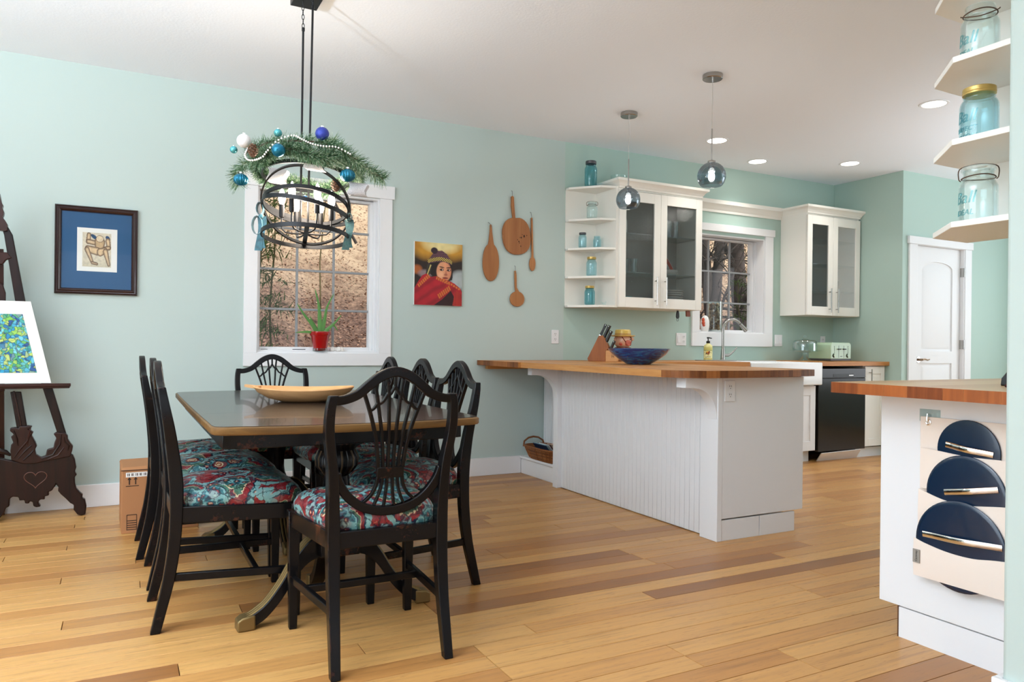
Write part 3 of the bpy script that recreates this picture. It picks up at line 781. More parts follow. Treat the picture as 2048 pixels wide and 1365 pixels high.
def portrait(x, y):
    n1, n2 = wnoise(x, y, 5, 1), wnoise(x, y, 14, 2)
    C = np.zeros(x.shape + (3,)) + np.array(srgb(40, 28, 24))
    C = lay(C, np.clip((y - .70 + .1 * (n1 - .5)) / .16, 0, 1), (196, 142, 44))
    C = lay(C, np.clip(1.2 - ell(x, y, .55, .98, .42, .16), 0, 1), (236, 222, 160), .9)
    C = lay(C, np.clip((.16 - x) * 4, 0, 1) * np.clip((y - .8) * 8, 0, 1), (150, 86, 30), .7)
    C = lay(C, soft(ell(x, y, .05, .56, .10, .07), .6), (176, 96, 44), .9)
    C = lay(C, soft(ell(x, y, .95, .42, .20, .15), .5), (168, 176, 176))
    C = lay(C, soft(ell(x, y, .22, .50, .14, .06), .6), (150, 130, 132), .8)
    # hair
    C = lay(C, inpoly(x, y, [(.30, .66), (.45, .72), (.77, .68), (.80, .55), (.79, .42), (.72, .40), (.42, .44), (.32, .50)]), (28, 18, 18))
    # face
    f = soft(ell(x, y, .61, .545, .155, .165), .12)
    sh = np.clip((x - .58) * 3.0, 0, 1)[..., None]
    fc = np.array(srgb(222, 156, 116)) * (1 - sh) + np.array(srgb(196, 106, 78)) * sh
    C = C * (1 - f[..., None]) + fc * f[..., None]
    C = lay(C, soft(ell(x, y, .545, .50, .055, .05), .8), (236, 178, 140), .6)
    for ex, ey in ((.565, .575), (.712, .572)):
        C = lay(C, soft(ell(x, y, ex, ey, .042, .019), .3), (56, 28, 22))
        C = lay(C, soft(ell(x, y, ex + .016, ey, .010, .010), .3), (226, 208, 196))
        C = lay(C, soft(ell(x, y, ex, ey + .040, .055, .011, -.15 if ex < .6 else .1), .4), (46, 26, 22), .9)
    C = lay(C, soft(ell(x, y, .655, .525, .018, .045), .7), (170, 84, 62), .55)
    C = lay(C, soft(ell(x, y, .650, .497, .040, .018), .5), (140, 62, 48), .6)
    C = lay(C, soft(ell(x, y, .640, .443, .060, .016), .4), (138, 52, 46))
    # hat
    hat = inpoly(x, y, [(.28, .66), (.31, .75), (.38, .83), (.47, .875), (.57, .88), (.67, .83), (.75, .74), (.775, .66), (.62, .70), (.45, .695)])
    chk = ((np.floor((x + y) * 34) + np.floor((x - y) * 34)) % 2)
    C = lay(C, hat, (74, 44, 60)); C = lay(C, hat & (chk > 0), (124, 84, 92), .6)
    band = np.abs(y - (.70 + .045 * np.sin((x - .28) * 6.2))) < .030
    band &= (x > .27) & (x < .785)
    C = lay(C, band, (62, 46, 34)); C = lay(C, band & ((np.floor(x * 46) + np.floor(y * 60)) % 2 > 0), (214, 190, 96), .9)
    C = lay(C, soft(ell(x, y, .405, .875, .072, .050), .2), (48, 30, 44))
    flap = inpoly(x, y, [(.27, .66), (.36, .64), (.33, .52), (.27, .44), (.23, .47), (.24, .56)])
    C = lay(C, flap, (52, 48, 40)); C = lay(C, flap & (np.abs((x - .27) * 1.0 - (y - .50) * .45) < .012), (200, 182, 110))
    # poncho
    pon = inpoly(x, y, [(0, .26), (.07, .36), (.16, .47), (.24, .50), (.34, .45), (.46, .47), (.56, .43), (.70, .41), (.84, .36), (.96, .29), (1.0, .22), (1, 0), (0, 0)])
    C = lay(C, pon, (176, 26, 40))
    fold = np.sin((y * 1.6 - x * .9) * 19 + n1 * 2.4) * .5 + .5
    C = lay(C, pon, (96, 12, 24), .55 * np.clip(fold * 1.3 - .45, 0, 1))
    for (ax, ay, bx, by, w) in ((.08, .30, .30, .47, .030), (.45, .44, .74, .35, .022), (.60, .42, .95, .27, .016), (.50, .14, .74, .29, .040)):
        L = math.hypot(bx - ax, by - ay); u = ((x - ax) * (bx - ax) + (y - ay) * (by - ay)) / L / L; v = ((x - ax) * (by - ay) - (y - ay) * (bx - ax)) / L
        mk = (u > 0) & (u < 1) & (np.abs(v) < w)
        C = lay(C, mk, (214, 120, 44), .9); C = lay(C, mk & (np.floor(u * 13) % 2 > 0), (160, 40, 48), .8)
    C = lay(C, inpoly(x, y, [(.40, 0), (.58, .10), (.76, .24), (.84, .14), (.82, 0)]), (44, 14, 20))
    tas = inpoly(x, y, [(.80, .01), (.84, .20), (.90, .26), (.97, .20), (.985, .01)])
    C = lay(C, tas, (184, 44, 34)); C = lay(C, tas & (np.floor(x * 70) % 2 > 0), (110, 20, 22), .7)
    return C * (.90 + .2 * n2[..., None])
cv = thing('portrait_canvas', 'unframed canvas painting of a child in knitted hat and red poncho', 'painting', (2.136, WY, 1.57))
obj('stretched_canvas', MB().box(-.196, -.022, -.239, .196, -.001, .239), M['paper'], cv, world=False, bevel=.002)
p = painted('painted_face', 150, 190, .390, .476, portrait, M['col'], cv); p.location = (0, -.0235, 0)

def sketch(x, y):
    n1, n2 = wnoise(x, y, 7, 4), wnoise(x, y, 22, 5)
    C = np.zeros(x.shape + (3,)) + np.array(srgb(216, 204, 182))
    C = lay(C, np.clip((.35 - y) * 2, 0, 1), (190, 180, 146), .6)
    def limb(C, a, b, w0, w1, col):
        L = math.hypot(b[0] - a[0], b[1] - a[1]); u = ((x - a[0]) * (b[0] - a[0]) + (y - a[1]) * (b[1] - a[1])) / L / L; uc = np.clip(u, 0, 1)
        d = np.hypot(x - a[0] - uc * (b[0] - a[0]), y - a[1] - uc * (b[1] - a[1])); w = w0 + (w1 - w0) * uc
        C = lay(C, d < w + .014, (112, 84, 64)); return lay(C, np.clip((w - d) / .05, 0, 1), col)
    C = lay(C, soft(ell(x, y, .40, .88, .13, .055, -.5), .2), (28, 74, 112)); C = lay(C, soft(ell(x, y, .88, .86, .09, .060, -.6), .2), (24, 62, 104))
    sk = (222, 192, 152)
    C = limb(C, (.22, .93), (.20, .74), .06, .07, sk); C = limb(C, (.20, .74), (.46, .70), .06, .06, sk)
    C = limb(C, (.88, .78), (.92, .58), .07, .06, sk); C = limb(C, (.92, .58), (.62, .52), .05, .05, sk)
    C = limb(C, (.60, .72), (.58, .50), .17, .13, (200, 168, 128))
    C = limb(C, (.52, .46), (.18, .52), .11, .09, sk); C = limb(C, (.16, .50), (.34, .14), .07, .04, sk); C = limb(C, (.34, .12), (.50, .09), .035, .03, sk)
    C = limb(C, (.62, .44), (.78, .50), .11, .08, sk); C = limb(C, (.80, .46), (.92, .08), .08, .04, sk)
    C = lay(C, ell(x, y, .60, .83, .135, .105) < 1, (112, 84, 64)); C = lay(C, soft(ell(x, y, .60, .83, .120, .090), .1), (228, 206, 172))
    return C * (.86 + .26 * n2[..., None])
fr_ = thing('framed_print', 'framed sepia figure print with wide blue mat in a dark cherry frame', 'picture', (-0.140, WY, 1.592))
fw, fh, fwid = .450, .541, .036
def frame_ring(w0, h0, w1, h1, ya, yb2):
    A = [(-w0, ya, -h0), (w0, ya, -h0), (w0, ya, h0), (-w0, ya, h0)]; B2 = [(-w1, yb2, -h1), (w1, yb2, -h1), (w1, yb2, h1), (-w1, yb2, h1)]; return A, B2
w, h = fw / 2, fh / 2
rs = [[(sx * (w - i), y, sz * (h - i)) for sx, sz in ((-1, -1), (1, -1), (1, 1), (-1, 1))] for i, y in ((0, -.001), (0, -.022), (.006, -.028), (.011, -.022), (.014, -.021), (.022, -.026), (.029, -.020), (.033, -.016), (.036, -.006), (.036, -.001))]
obj('frame', MB().loft(rs, closed=True), M['frame'], fr_, world=False, smooth=30)
mt = obj('mat_board', MB().box(-w + .034, -.006, -h + .034, w - .034, -.002, h - .034), M['mat_blue'], fr_, world=False, smooth=0)
obj('print_sheet', MB().box(-.108, -.0075, -.128, .110, -.0058, .140), M['paper'], fr_, world=False, smooth=0)
p = painted('print_image', 90, 120, .156, .212, sketch, M['col'], fr_); p.location = (-.001, -.0082, .006)
obj('glazing', MB().add([(-w + .034, -.012, -h + .034), (w - .034, -.012, -h + .034), (w - .034, -.012, h - .034), (-w + .034, -.012, h - .034)], [(0, 1, 2, 3)]), M['pane'], fr_, world=False, smooth=0)

# wooden paddles and spoons hung on the wall
def hung(name, label, outline, hookpt, hook_top, mat, y1=WY - .004, th=.014, bowl=None):
    zs = [p[1] for p in outline]; xs = [p[0] for p in outline]
    t = thing(name, label, 'paddle' if 'paddle' in name or 'board' in name else 'spoon', (hookpt[0], WY, min(zs)))
    obj('wood', MB().prism(outline, y1 - th, y1, 'y'), mat, t, bevel=.004, seg=3)
    obj('hook', MB().tube([(hook_top[0], WY, hook_top[1]), (hook_top[0], WY - .014, hook_top[1] - .004), (hookpt[0], WY - .016, hookpt[1]), (hookpt[0], WY - .020, hookpt[1] - .014)], .0018, 6), M['gunmetal'], t)
    return t
def blob(c, rx, rz, n, lo=0, hi=2 * pi, e=1.0, rot=0):
    out = []
    for i in range(n + 1):
        a = lo + (hi - lo) * i / n; u, v = rx * math.copysign(abs(cos(a)) ** e, cos(a)), rz * math.copysign(abs(sin(a)) ** e, sin(a))
        out.append((c[0] + u * cos(rot) - v * sin(rot), c[1] + u * sin(rot) + v * cos(rot)))
    return out
body = blob((2.810, 1.915), .128, .150, 30, radians(105), radians(105 + 330), .85, .12)
hung('cutting_board', 'large round wooden bread board with worm holes and long handle on the wall', body + [(2.795, 2.06), (2.785, 2.15), (2.780, 2.225), (2.768, 2.236), (2.757, 2.228), (2.758, 2.15), (2.772, 2.06)], (2.768, 2.226), (2.766, 2.278), M['spoonwood'], th=.020)
bd = [o for o in COL.objects if o.name.startswith('cutting_board')][0]
for x, z, r in ((2.85, 1.905, .006), (2.875, 1.918, .009), (2.815, 1.885, .004), (2.828, 1.872, .006), (2.838, 1.905, .004), (2.845, 1.835, .005), (2.90, 1.925, .004), (2.858, 1.93, .003), (2.833, 1.86, .004)):
    obj('worm_hole', MB().prism([(x + r * cos(a * pi / 5) * .7, z + r * sin(a * pi / 5) * 1.2) for a in range(10)], WY - .0246, WY - .022, 'y'), plain('hole_dark', srgb(46, 28, 18), .9), bd, smooth=0)
body = blob((2.583, 1.690), .072, .150, 30, radians(110), radians(110 + 320), .95)
hung('wooden_paddle', 'long leaf-shaped wooden paddle hanging left of the round bread board', body + [(2.603, 1.86), (2.592, 1.93), (2.586, 1.985), (2.579, 1.992), (2.572, 1.985), (2.570, 1.93), (2.562, 1.86)], (2.579, 1.984), (2.562, 2.006), M['spoonwood'])
body = blob((2.961, 1.700), .028, .058, 20, radians(112), radians(112 + 316))
hung('wooden_spoon', 'slim long-handled wooden spoon hanging right of the round bread board', body + [(2.969, 1.77), (2.962, 1.95), (2.957, 2.075), (2.950, 2.078), (2.944, 2.075), (2.946, 1.95), (2.953, 1.77)], (2.950, 2.070), (2.942, 2.122), M['spoonwood'])
body = blob((2.823, 1.408), .066, .062, 24, radians(105), radians(105 + 330))
hung('wooden_ladle', 'small round wooden scoop hanging lowest below the other wooden utensils', body + [(2.818, 1.50), (2.814, 1.60), (2.809, 1.634), (2.803, 1.637), (2.797, 1.634), (2.797, 1.60), (2.801, 1.50)], (2.803, 1.628), (2.802, 1.676), M['spoonwood'])
# ================================================================ EASEL
EX = -0.62
def mir(P): return [(2 * EX - x, z) for x, z in P[::-1]]
base = [(-0.602, 0.364), (-0.569, 0.353), (-0.53, 0.343), (-0.491, 0.332), (-0.434, 0.331), (-0.376, 0.345), (-0.318, 0.365), (-0.271, 0.371), (-0.247, 0.363), (-0.236, 0.335), (-0.228, 0.287), (-0.235, 0.261), (-0.224, 0.243), (-0.235, 0.231), (-0.234, 0.198), (-0.227, 0.163), (-0.204, 0.133), (-0.193, 0.124), (-0.197, 0.105), (-0.182, 0.095), (-0.174, 0.054), (-0.178, 0.006), (-0.199, 0.0), (-0.22, 0.008), (-0.24, 0.039), (-0.239, 0.067), (-0.257, 0.079), (-0.281, 0.109), (-0.305, 0.135), (-0.319, 0.156), (-0.317, 0.177), (-0.329, 0.195), (-0.334, 0.182), (-0.337, 0.18), (-0.349, 0.159), (-0.366, 0.153), (-0.363, 0.133), (-0.386, 0.128), (-0.383, 0.111), (-0.406, 0.113), (-0.417, 0.097), (-0.403, 0.072), (-0.426, 0.069), (-0.44, 0.078), (-0.443, 0.102), (-0.457, 0.107), (-0.46, 0.094), (-0.48, 0.096), (-0.483, 0.116), (-0.508, 0.115), (-0.511, 0.135), (-0.539, 0.141), (-0.553, 0.129), (-0.555, 0.086), (-0.572, 0.077), (-0.577, 0.051), (-0.598, 0.025), (-0.606, 0.0)]
ez = thing('display_easel', 'carved dark mahogany floor easel with scrolled base against the wall', 'easel', (EX, 5.06, 0))
full = base + mir(base)
obj('carved_base', MB().prism(full, 5.045, 5.085, 'y'), M['mahog'], ez, bevel=.006, seg=3)
for sgn in (1, -1):
    fix = (lambda P: P) if sgn == 1 else mir
    mx_ = lambda x: x if sgn == 1 else 2 * EX - x
    ac = [(-0.546, 0.35), (-0.552, 0.404), (-0.549, 0.437), (-0.538, 0.45), (-0.55, 0.484), (-0.536, 0.496), (-0.555, 0.517), (-0.553, 0.534), (-0.531, 0.536), (-0.514, 0.529), (-0.511, 0.542), (-0.48, 0.541), (-0.472, 0.544), (-0.449, 0.539), (-0.456, 0.526), (-0.466, 0.523), (-0.443, 0.505), (-0.451, 0.486), (-0.434, 0.451), (-0.425, 0.424), (-0.434, 0.404), (-0.428, 0.376), (-0.405, 0.358), (-0.382, 0.367), (-0.375, 0.401), (-0.359, 0.406), (-0.344, 0.409), (-0.339, 0.439), (-0.33, 0.466), (-0.344, 0.491), (-0.331, 0.5), (-0.313, 0.496), (-0.284, 0.491), (-0.273, 0.477), (-0.272, 0.457), (-0.26, 0.435), (-0.246, 0.414), (-0.25, 0.387), (-0.259, 0.353), (-0.376, 0.336), (-0.433, 0.323), (-0.489, 0.326)]
    cr = obj('acanthus_carving', MB().prism(fix(ac), 5.035, 5.075, 'y'), M['mahog'], ez, bevel=.007, seg=3)
    # carved veins and scrolls standing proud of the carving
    for pth in ([(-.535, .36), (-.505, .41), (-.47, .455), (-.455, .50)], [(-.515, .355), (-.48, .40), (-.45, .43)], [(-.49, .345), (-.46, .375), (-.44, .40)], [(-.535, .52), (-.520, .47), (-.515, .43)], [(-.455, .53), (-.468, .47), (-.470, .43)],
                [(-.40, .35), (-.345, .37), (-.31, .43), (-.305, .49)], [(-.37, .345), (-.32, .365), (-.29, .41)], [(-.27, .39), (-.265, .42), (-.285, .44), (-.29, .47)]):
        obj('vein', MB().tube([(mx_(x), 5.035, z) for x, z in pth], [.003] + [.006] * (len(pth) - 2) + [.003], 6), M['mahog'], cr)
    heart = [(-.430, .190)] + [(-.430 - .052 * sin(a) ** 1 * (1 if True else 0) - .0, .255 + .04 * cos(a)) for a in (2.2, 1.7, 1.2, .7, .2)] + [(-.430, .272)]
    hp = [(-.430 + .056 * (16 * sin(a) ** 3) / 16, .235 + .052 * (13 * cos(a) - 5 * cos(2 * a) - 2 * cos(3 * a) - cos(4 * a)) / 16) for a in [2 * pi * i / 32 for i in range(32)]]
    obj('carved_heart', MB().tube([(mx_(x), 5.046, z) for x, z in hp], .0022, 6, closed=True), plain('heart_edge', srgb(96, 56, 44), .35), ez)
    lg = [(-.614, 1.70), (-.590, 1.70), (-.555, 1.632), (-.492, 1.264), (-.350, .745), (-.272, .45), (-.315, .45), (-.399, .746), (-.540, 1.262), (-.595, 1.628)]
    obj('upright', MB().prism(fix(lg), 5.058, 5.088, 'y'), M['mahog'], ez, bevel=.004)
    pl = [(-.558, .737), (-.506, .737), (-.470, .50), (-.520, .50)]
    obj('inner_rail', MB().prism(fix(pl), 5.06, 5.085, 'y'), M['mahog'], ez, bevel=.004)
    pl = [(-.545, .742), (-.535, .742), (-.495, .52), (-.505, .52)]
    obj('inner_rail_bead', MB().prism(fix(pl), 5.052, 5.062, 'y'), M['mahog'], ez, bevel=.002)
    fin = [(-0.616, 1.86), (-0.607, 1.809), (-0.6, 1.794), (-0.603, 1.777), (-0.595, 1.754), (-0.597, 1.737), (-0.601, 1.726), (-0.588, 1.706), (-0.578, 1.685), (-0.578, 1.653), (-0.587, 1.647), (-0.61, 1.65), (-0.6195, 1.65), (-.6195, 1.86)]
    obj('carved_finial', MB().prism(fix(fin), 5.040, 5.085, 'y'), M['mahog'], ez, bevel=.005, seg=3)
    obj('leaf_scroll', MB().tube([(mx_(x), 5.05, z) for x, z in ((-.619, .40), (-.60, .405), (-.575, .395), (-.55, .375))], [.010, .016, .014, .006], 8), M['mahog'], ez)
obj('cross_brace', MB().prism([(-.66, 1.53), (-.58, 1.53), (-.555, 1.50), (-.585, 1.485), (-.60, 1.46), (-.64, 1.46), (-.655, 1.485), (-.685, 1.50)], 5.055, 5.085, 'y'), M['mahog'], ez, bevel=.004)
obj('tray_slide', MB().prism([(-.655, .74), (-.585, .74), (-.585, 1.30), (-.598, 1.345), (-.62, 1.36), (-.642, 1.345), (-.655, 1.30)], 5.062, 5.086, 'y'), M['mahog'], ez, bevel=.004)
obj('tray', MB().box(2 * EX + .262, 4.965, .758, -.262, 5.06, .772).box(2 * EX + .256, 4.955, .768, -.256, 4.975, .787), M['mahog'], ez, bevel=.004)
obj('rear_strut', MB().loft([[(EX - .02, 5.255, 0.0), (EX + .02, 5.255, 0.0), (EX + .02, 5.27, 0.0), (EX - .02, 5.27, 0.0)], [(EX - .02, 5.085, 1.55), (EX + .02, 5.085, 1.55), (EX + .02, 5.10, 1.55), (EX - .02, 5.10, 1.55)]]), M['mahog'], ez)
sh = thing('ink_artwork', 'white-matted blue and green alcohol ink painting standing on the easel tray', 'painting', (EX, 5.02, .788))
A = [(2 * EX + .354, .788), (-.354, .788), (-.462, 1.254), (2 * EX + .462, 1.254)]
yl = lambda z: 4.992 + (z - .788) * .10
def slant(P, d, th): return MB().loft([[(x, yl(z) - d, z) for x, z in P], [(x, yl(z) - d + th, z) for x, z in P]])
obj('mat_board', slant(A, .004, .004), M['paper'], sh, smooth=0)
obj('painted_sheet', slant([(2 * EX + .424, .848), (-.424, .848), (-.499, 1.180), (2 * EX + .499, 1.180)], .0055, .0012), M['ink'], sh, smooth=0)

# ================================================================ CARDBOARD BOX
bx = thing('cardboard_box', 'brown cardboard shipping box with arrow marks standing behind the chairs', 'box', (.158, 4.662, 0), radians(1.5))
K = dict(parent=bx, world=False)
obj('carton', MB().box(-.155, -.185, 0, .23, .185, .340), M['card'], bevel=.003, **K)
obj('flap', MB().loft([[(-.157, -.187, .337), (.232, -.187, .337), (.232, .187, .337), (-.157, .187, .337)], [(-.150, -.16, .352), (.232, -.18, .366), (.232, .187, .352), (-.15, .187, .348)]]), M['card'], bevel=.001, **K)
obj('seam', MB().box(-.158, -.1875, .337, .233, -.1865, .341), M['card_dk'], smooth=0, **K)
obj('shipping_label', MB().box(-.135, -.1868, .302, -.012, -.185, .327), M['paper'], smooth=0, **K)
for i in range(16):
    if i % 3 != 2: obj('barcode_bar', MB().box(-.128 + i * .0066, -.1874, .308, -.125 + i * .0066 + .0015 * (i % 2), -.1866, .322), M['card_dk'], smooth=0, **K)
for i in range(2):
    x = -.118 + i * .030
    obj('arrow_mark', MB().prism([(x - .003, .262), (x + .003, .262), (x + .003, .288), (x + .010, .288), (x, .302), (x - .010, .288), (x - .003, .288)], -.1862, -.1848, 'y'), M['card_dk'], smooth=0, **K)
obj('arrow_bar', MB().box(-.135, -.1862, .252, -.072, -.1848, .256), M['card_dk'], smooth=0, **K)
mk = MB().box(-.130, -.1862, .018, -.127, -.1848, .100).box(-.083, -.1862, .018, -.080, -.1848, .100)
for z in (.018, .030, .042, .054, .066, .097): mk.box(-.127, -.1862, z, -.083, -.1848, z + .004)
obj('handling_mark', mk, M['card_dk'], smooth=0, **K)

# ================================================================ CHANDELIER
CX, CY = .775, 3.60
cz = 1.545
ch = thing('chandelier', 'black iron chandelier of crossed rings with six lit candle bulbs', 'chandelier', (CX, CY, cz))
obj('ceiling_canopy', MB().box(.722, 3.36, 2.705, .852, 3.765, CZ - .0005), M['iron'], ch, bevel=.003)
rd1 = [(.748, 3.595, 1.57), (.765, 3.66, 2.56)]; rd2 = [(.786, 3.61, 1.57), (.803, 3.63, 2.665)]
obj('hanging_rod', MB().tube(rd1, .0052, 10), M['iron'], ch)
obj('hanging_rod', MB().tube(rd2, .0052, 10), M['iron'], ch)
def link(c, axis, L=.026, w=.011, r=.0018):
    pts = []
    for i in range(16):
        a = 2 * pi * i / 16; u, v = w / 2 * cos(a), (L / 2) * sin(a)
        pts.append((c[0] + (u if axis == 0 else 0), c[1] + (u if axis else 0), c[2] + v))
    return MB().tube(pts, r, 6, closed=True)
for k in range(6):
    u = k / 6; obj('chain_link', link((.765 + .003 * u, 3.662 + .03 * u, 2.573 + .024 * k), k % 2), M['iron'], ch)
for k in range(2): obj('chain_link', link((.803, 3.632 + .004 * k, 2.678 + .022 * k), (k + 1) % 2), M['iron'], ch)
for (x, y, z) in ((.765, 3.66, 2.56), (.803, 3.63, 2.665)):
    obj('rod_cap', MB().tube([(x, y, z - .012), (x, y, z + .004)], .0075, 10), M['iron'], ch)
# local tilt of the ring cage: side nearest the camera hangs higher
vr = Vector((cos(YAW), -sin(YAW), 0)); vf = Vector((sin(YAW), cos(YAW), 0))
TILT = Matrix.Rotation(radians(-7.5), 3, vr)
def ringpts(zc, r, t1=0, ax1=None, n=64, t2=0):
    R = TILT
    if t1: R = R @ Matrix.Rotation(radians(t1), 3, ax1)
    return [Vector((CX, CY, zc)) + R @ Vector((r * cos(2 * pi * i / n), r * sin(2 * pi * i / n), 0)) for i in range(n)]
def band(pts, c, h=.012, d=.005):
    """flat hoop: rectangular section, tall along the hoop's own axis"""
    k = len(pts); c = Vector(c); ax = (pts[0] - c).cross(pts[k // 4] - c).normalized(); rings = []
    for p in pts:
        o = (p - c).normalized()
        rings.append([p + o * d / 2 + ax * h / 2, p - o * d / 2 + ax * h / 2, p - o * d / 2 - ax * h / 2, p + o * d / 2 - ax * h / 2])
    return MB().loft(rings, closed=True)
for zc, r, t, ax in ((1.545, .203, 0, None), (1.668, .203, 9, vf), (1.690, .198, -9, vr), (1.830, .203, 0, None), (1.690, .209, -45, vr)):
    obj('ring', band(ringpts(zc, r, t, ax), (CX, CY, zc), .019, .007), M['iron'], ch, smooth=50)
obj('hub_bar', MB().loft([[Vector((CX, CY, 1.553)) + TILT @ (vr * (a - .30 * b) + vf * b * .95 + Vector((0, 0, c))) for a, c in ((-.011, -.004), (.011, -.004), (.011, .004), (-.011, .004))] for b in (-.203, .203)]), M['iron'], ch, bevel=.002)
for k in range(6):
    a = radians(-17.8 + 60 * k); dx, dy = cos(a), sin(a)
    def L(d, z): return Vector((CX, CY, 1.545)) + TILT @ Vector((dx * d, dy * d, z))
    arm = obj('candle_arm', MB().tube([L(.01, .012), L(.06, .010), L(.095, .014), L(.112, .032), L(.115, .060), L(.115, .085)], .004, 8), M['iron'], ch)
    p = L(.115, .085)
    sl = obj('candle_sleeve', MB().tube([p, p + Vector((0, 0, .006)), p + Vector((0, 0, .062))], [.010, .0125, .0125], 12), M['iron'], ch)
    b0 = p + Vector((0, 0, .062))
    obj('candle_bulb', MB().lathe([(.006, 0), (.010, .004), (.0155, .018), (.0175, .032), (.0150, .048), (.0085, .066), (.003, .078), (.0008, .082)], 14, b0), M['bulb'], ch)
light('chandelier_glow', 'POINT', (CX, CY, 1.70), 16, (1.0, 0.86, 0.70), 0.12)

# ================================================================ GARLAND ON THE CHANDELIER
gz = 1.862
def gp(u):
    """the garland lies round the top ring and trails off past the right side"""
    a = -pi * .97 + u * 2 * pi * .93
    p = Vector((CX, CY, gz)) + TILT @ Vector((.232 * cos(a), .232 * sin(a), .012 * sin(5 * a)))
    return p
path = [gp(i / 70) for i in range(71)]
sp1 = [Vector((CX, CY, gz)) + vr * q + Vector((0, 0, z)) + vf * w for q, z, w in ((.10, .075, -.20), (.19, .06, -.17), (.265, .02, -.12), (.32, -.02, -.06), (.375, -.045, -.04))]
sp2 = [Vector((CX, CY, gz)) + vr * q + Vector((0, 0, z)) for q, z in ((.11, .07), (.135, .11), (.128, .15))]
sp3 = [Vector((CX, CY, gz)) + vr * q + Vector((0, 0, z)) + vf * w for q, z, w in ((-.20, .03, -.12), (-.27, .0, -.1), (-.305, -.045, -.08), (-.30, -.085, -.06))]
sp4 = [Vector((CX, CY, gz)) + vr * q + Vector((0, 0, z)) + vf * w for q, z, w in ((-.25, .045, -.13), (-.12, .075, -.2), (.0, .08, -.22), (.12, .08, -.2), (.22, .05, -.16))]
g = thing('pine_garland', 'green artificial pine garland wreathed over the top of the chandelier', 'garland', (CX, CY, gz))
obj('wire_stem', MB().tube(path, .004, 6).tube(sp1, .004, 6).tube(sp2, .003, 6).tube(sp3, .003, 6).tube(sp4, .004, 6), M['twig'], g)
def needles(pths, n, seed, ln=(.030, .060), w=.0011):
    rg = random.Random(seed); mb = MB(); tot = sum(len(p) - 1 for p in pths)
    for P in pths:
        m = int(n * (len(P) - 1) / tot)
        for _ in range(m):
            i = rg.randrange(len(P) - 1); u = rg.random(); p = P[i].lerp(P[i + 1], u); tdir = (P[i + 1] - P[i]).normalized()
            d = Vector((rg.gauss(0, 1), rg.gauss(0, 1), rg.gauss(0, 1))); d = (d - tdir * d.dot(tdir)).normalized() * .85 + tdir * rg.uniform(.1, .8)
            d.normalize(); L = rg.uniform(*ln); s = d.cross(Vector((rg.random(), rg.random(), rg.random()))).normalized() * w
            a = p + d * .006; b = p + d * L + Vector((0, 0, -.004))
            mb.add([a - s, a + s, b + s * .3, b - s * .3], [(0, 1, 2, 3)])
    return mb
t_ = NT('pine_needle_mix'); c_ = t_.coord(); nz_ = t_.n('TexNoise', Scale=90.0, Detail=2.0); t_.link(c_.outputs[0], nz_.inputs['Vector'])
t_.P(Base__Color=t_.ramp(nz_.outputs['Fac'], [(.3, srgb(34, 70, 46)), (.48, srgb(64, 106, 66)), (.60, srgb(140, 164, 132)), (.70, srgb(196, 206, 190))]), Roughness=.6)
M['needle'] = t_.m
nd = obj('needle_foliage', needles([path, path, sp1, sp1, sp1, sp2, sp3, sp3, sp4, sp4, sp4, sp4], 15000, 5, (.030, .060), .0014), M['needle'], g, smooth=0); nd['kind'] = 'stuff'

def glit(name, col, rough=.35, metal=.4, bump=.4):
    t = NT(name); c = t.coord(); v = t.n('TexVoronoi', Scale=320.0); t.link(c.outputs[0], v.inputs['Vector']); t.bump(v.outputs['Distance'], bump, .002)
    return t.P(Base__Color=col, Roughness=rough, Metallic=metal)
def at_c(q, z, w): return Vector((CX, CY, gz)) + vr * q + Vector((0, 0, z)) + vf * w
def bauble(label, q, z, w, r, mat, ribbed=False):
    p = at_c(q, z, w)
    t = thing('bauble', label, 'bauble', p - Vector((0, 0, r)))
    mb = MB()
    if ribbed:
        n = 40; rings = [[tuple(p + Vector((r * sin(pi * i / 14) * (1 + .055 * (j % 2)) * cos(2 * pi * j / n), r * sin(pi * i / 14) * (1 + .055 * (j % 2)) * sin(2 * pi * j / n), -r * .9 * cos(pi * i / 14)))) for j in range(n)] for i in range(1, 14)]
        mb.loft(rings)
    else: mb.ball(p, r, 20, 12)
    obj('shell', mb, mat, t, smooth=60 if not ribbed else 12)
    obj('cap', MB().lathe([(r * .22, r * .95), (r * .24, r * 1.12), (r * .1, r * 1.18), (.001, r * 1.2)], 10, p), M['chrome'], t)
    return t
teal = plain('teal_metallic', srgb(92, 178, 186), .18, .6); deep = plain('deep_teal', srgb(22, 110, 138), .18, .5)
bauble('large white glitter bauble at the left end of the garland', -.232, .085, -.19, .031, glit('white_glitter', srgb(236, 232, 230), .5, .1))
bauble('royal blue glitter bauble on top of the garland', .125, .118, -.20, .031, glit('blue_glitter', srgb(50, 66, 160), .4, .3))
bauble('small pale teal bauble tucked beneath the white glitter bauble', -.285, .050, -.17, .017, teal)
bauble('small pale teal bauble on top of the garland beside the hanging rods', -.065, .112, -.23, .018, teal)
bauble('round teal bauble in the middle of the garland front', -.045, .020, -.285, .030, deep)
bauble('ribbed deep teal ornament below the left end of the garland', -.258, -.082, -.15, .031, deep, True)
bauble('ribbed teal ornament hanging at the trailing right end of the garland', .235, -.062, -.17, .033, deep, True)
bauble('tiny blue bauble dangling among the candle bulbs', .0, -.14, -.02, .014, plain('sky_blue_shine', srgb(70, 130, 186), .2, .4))
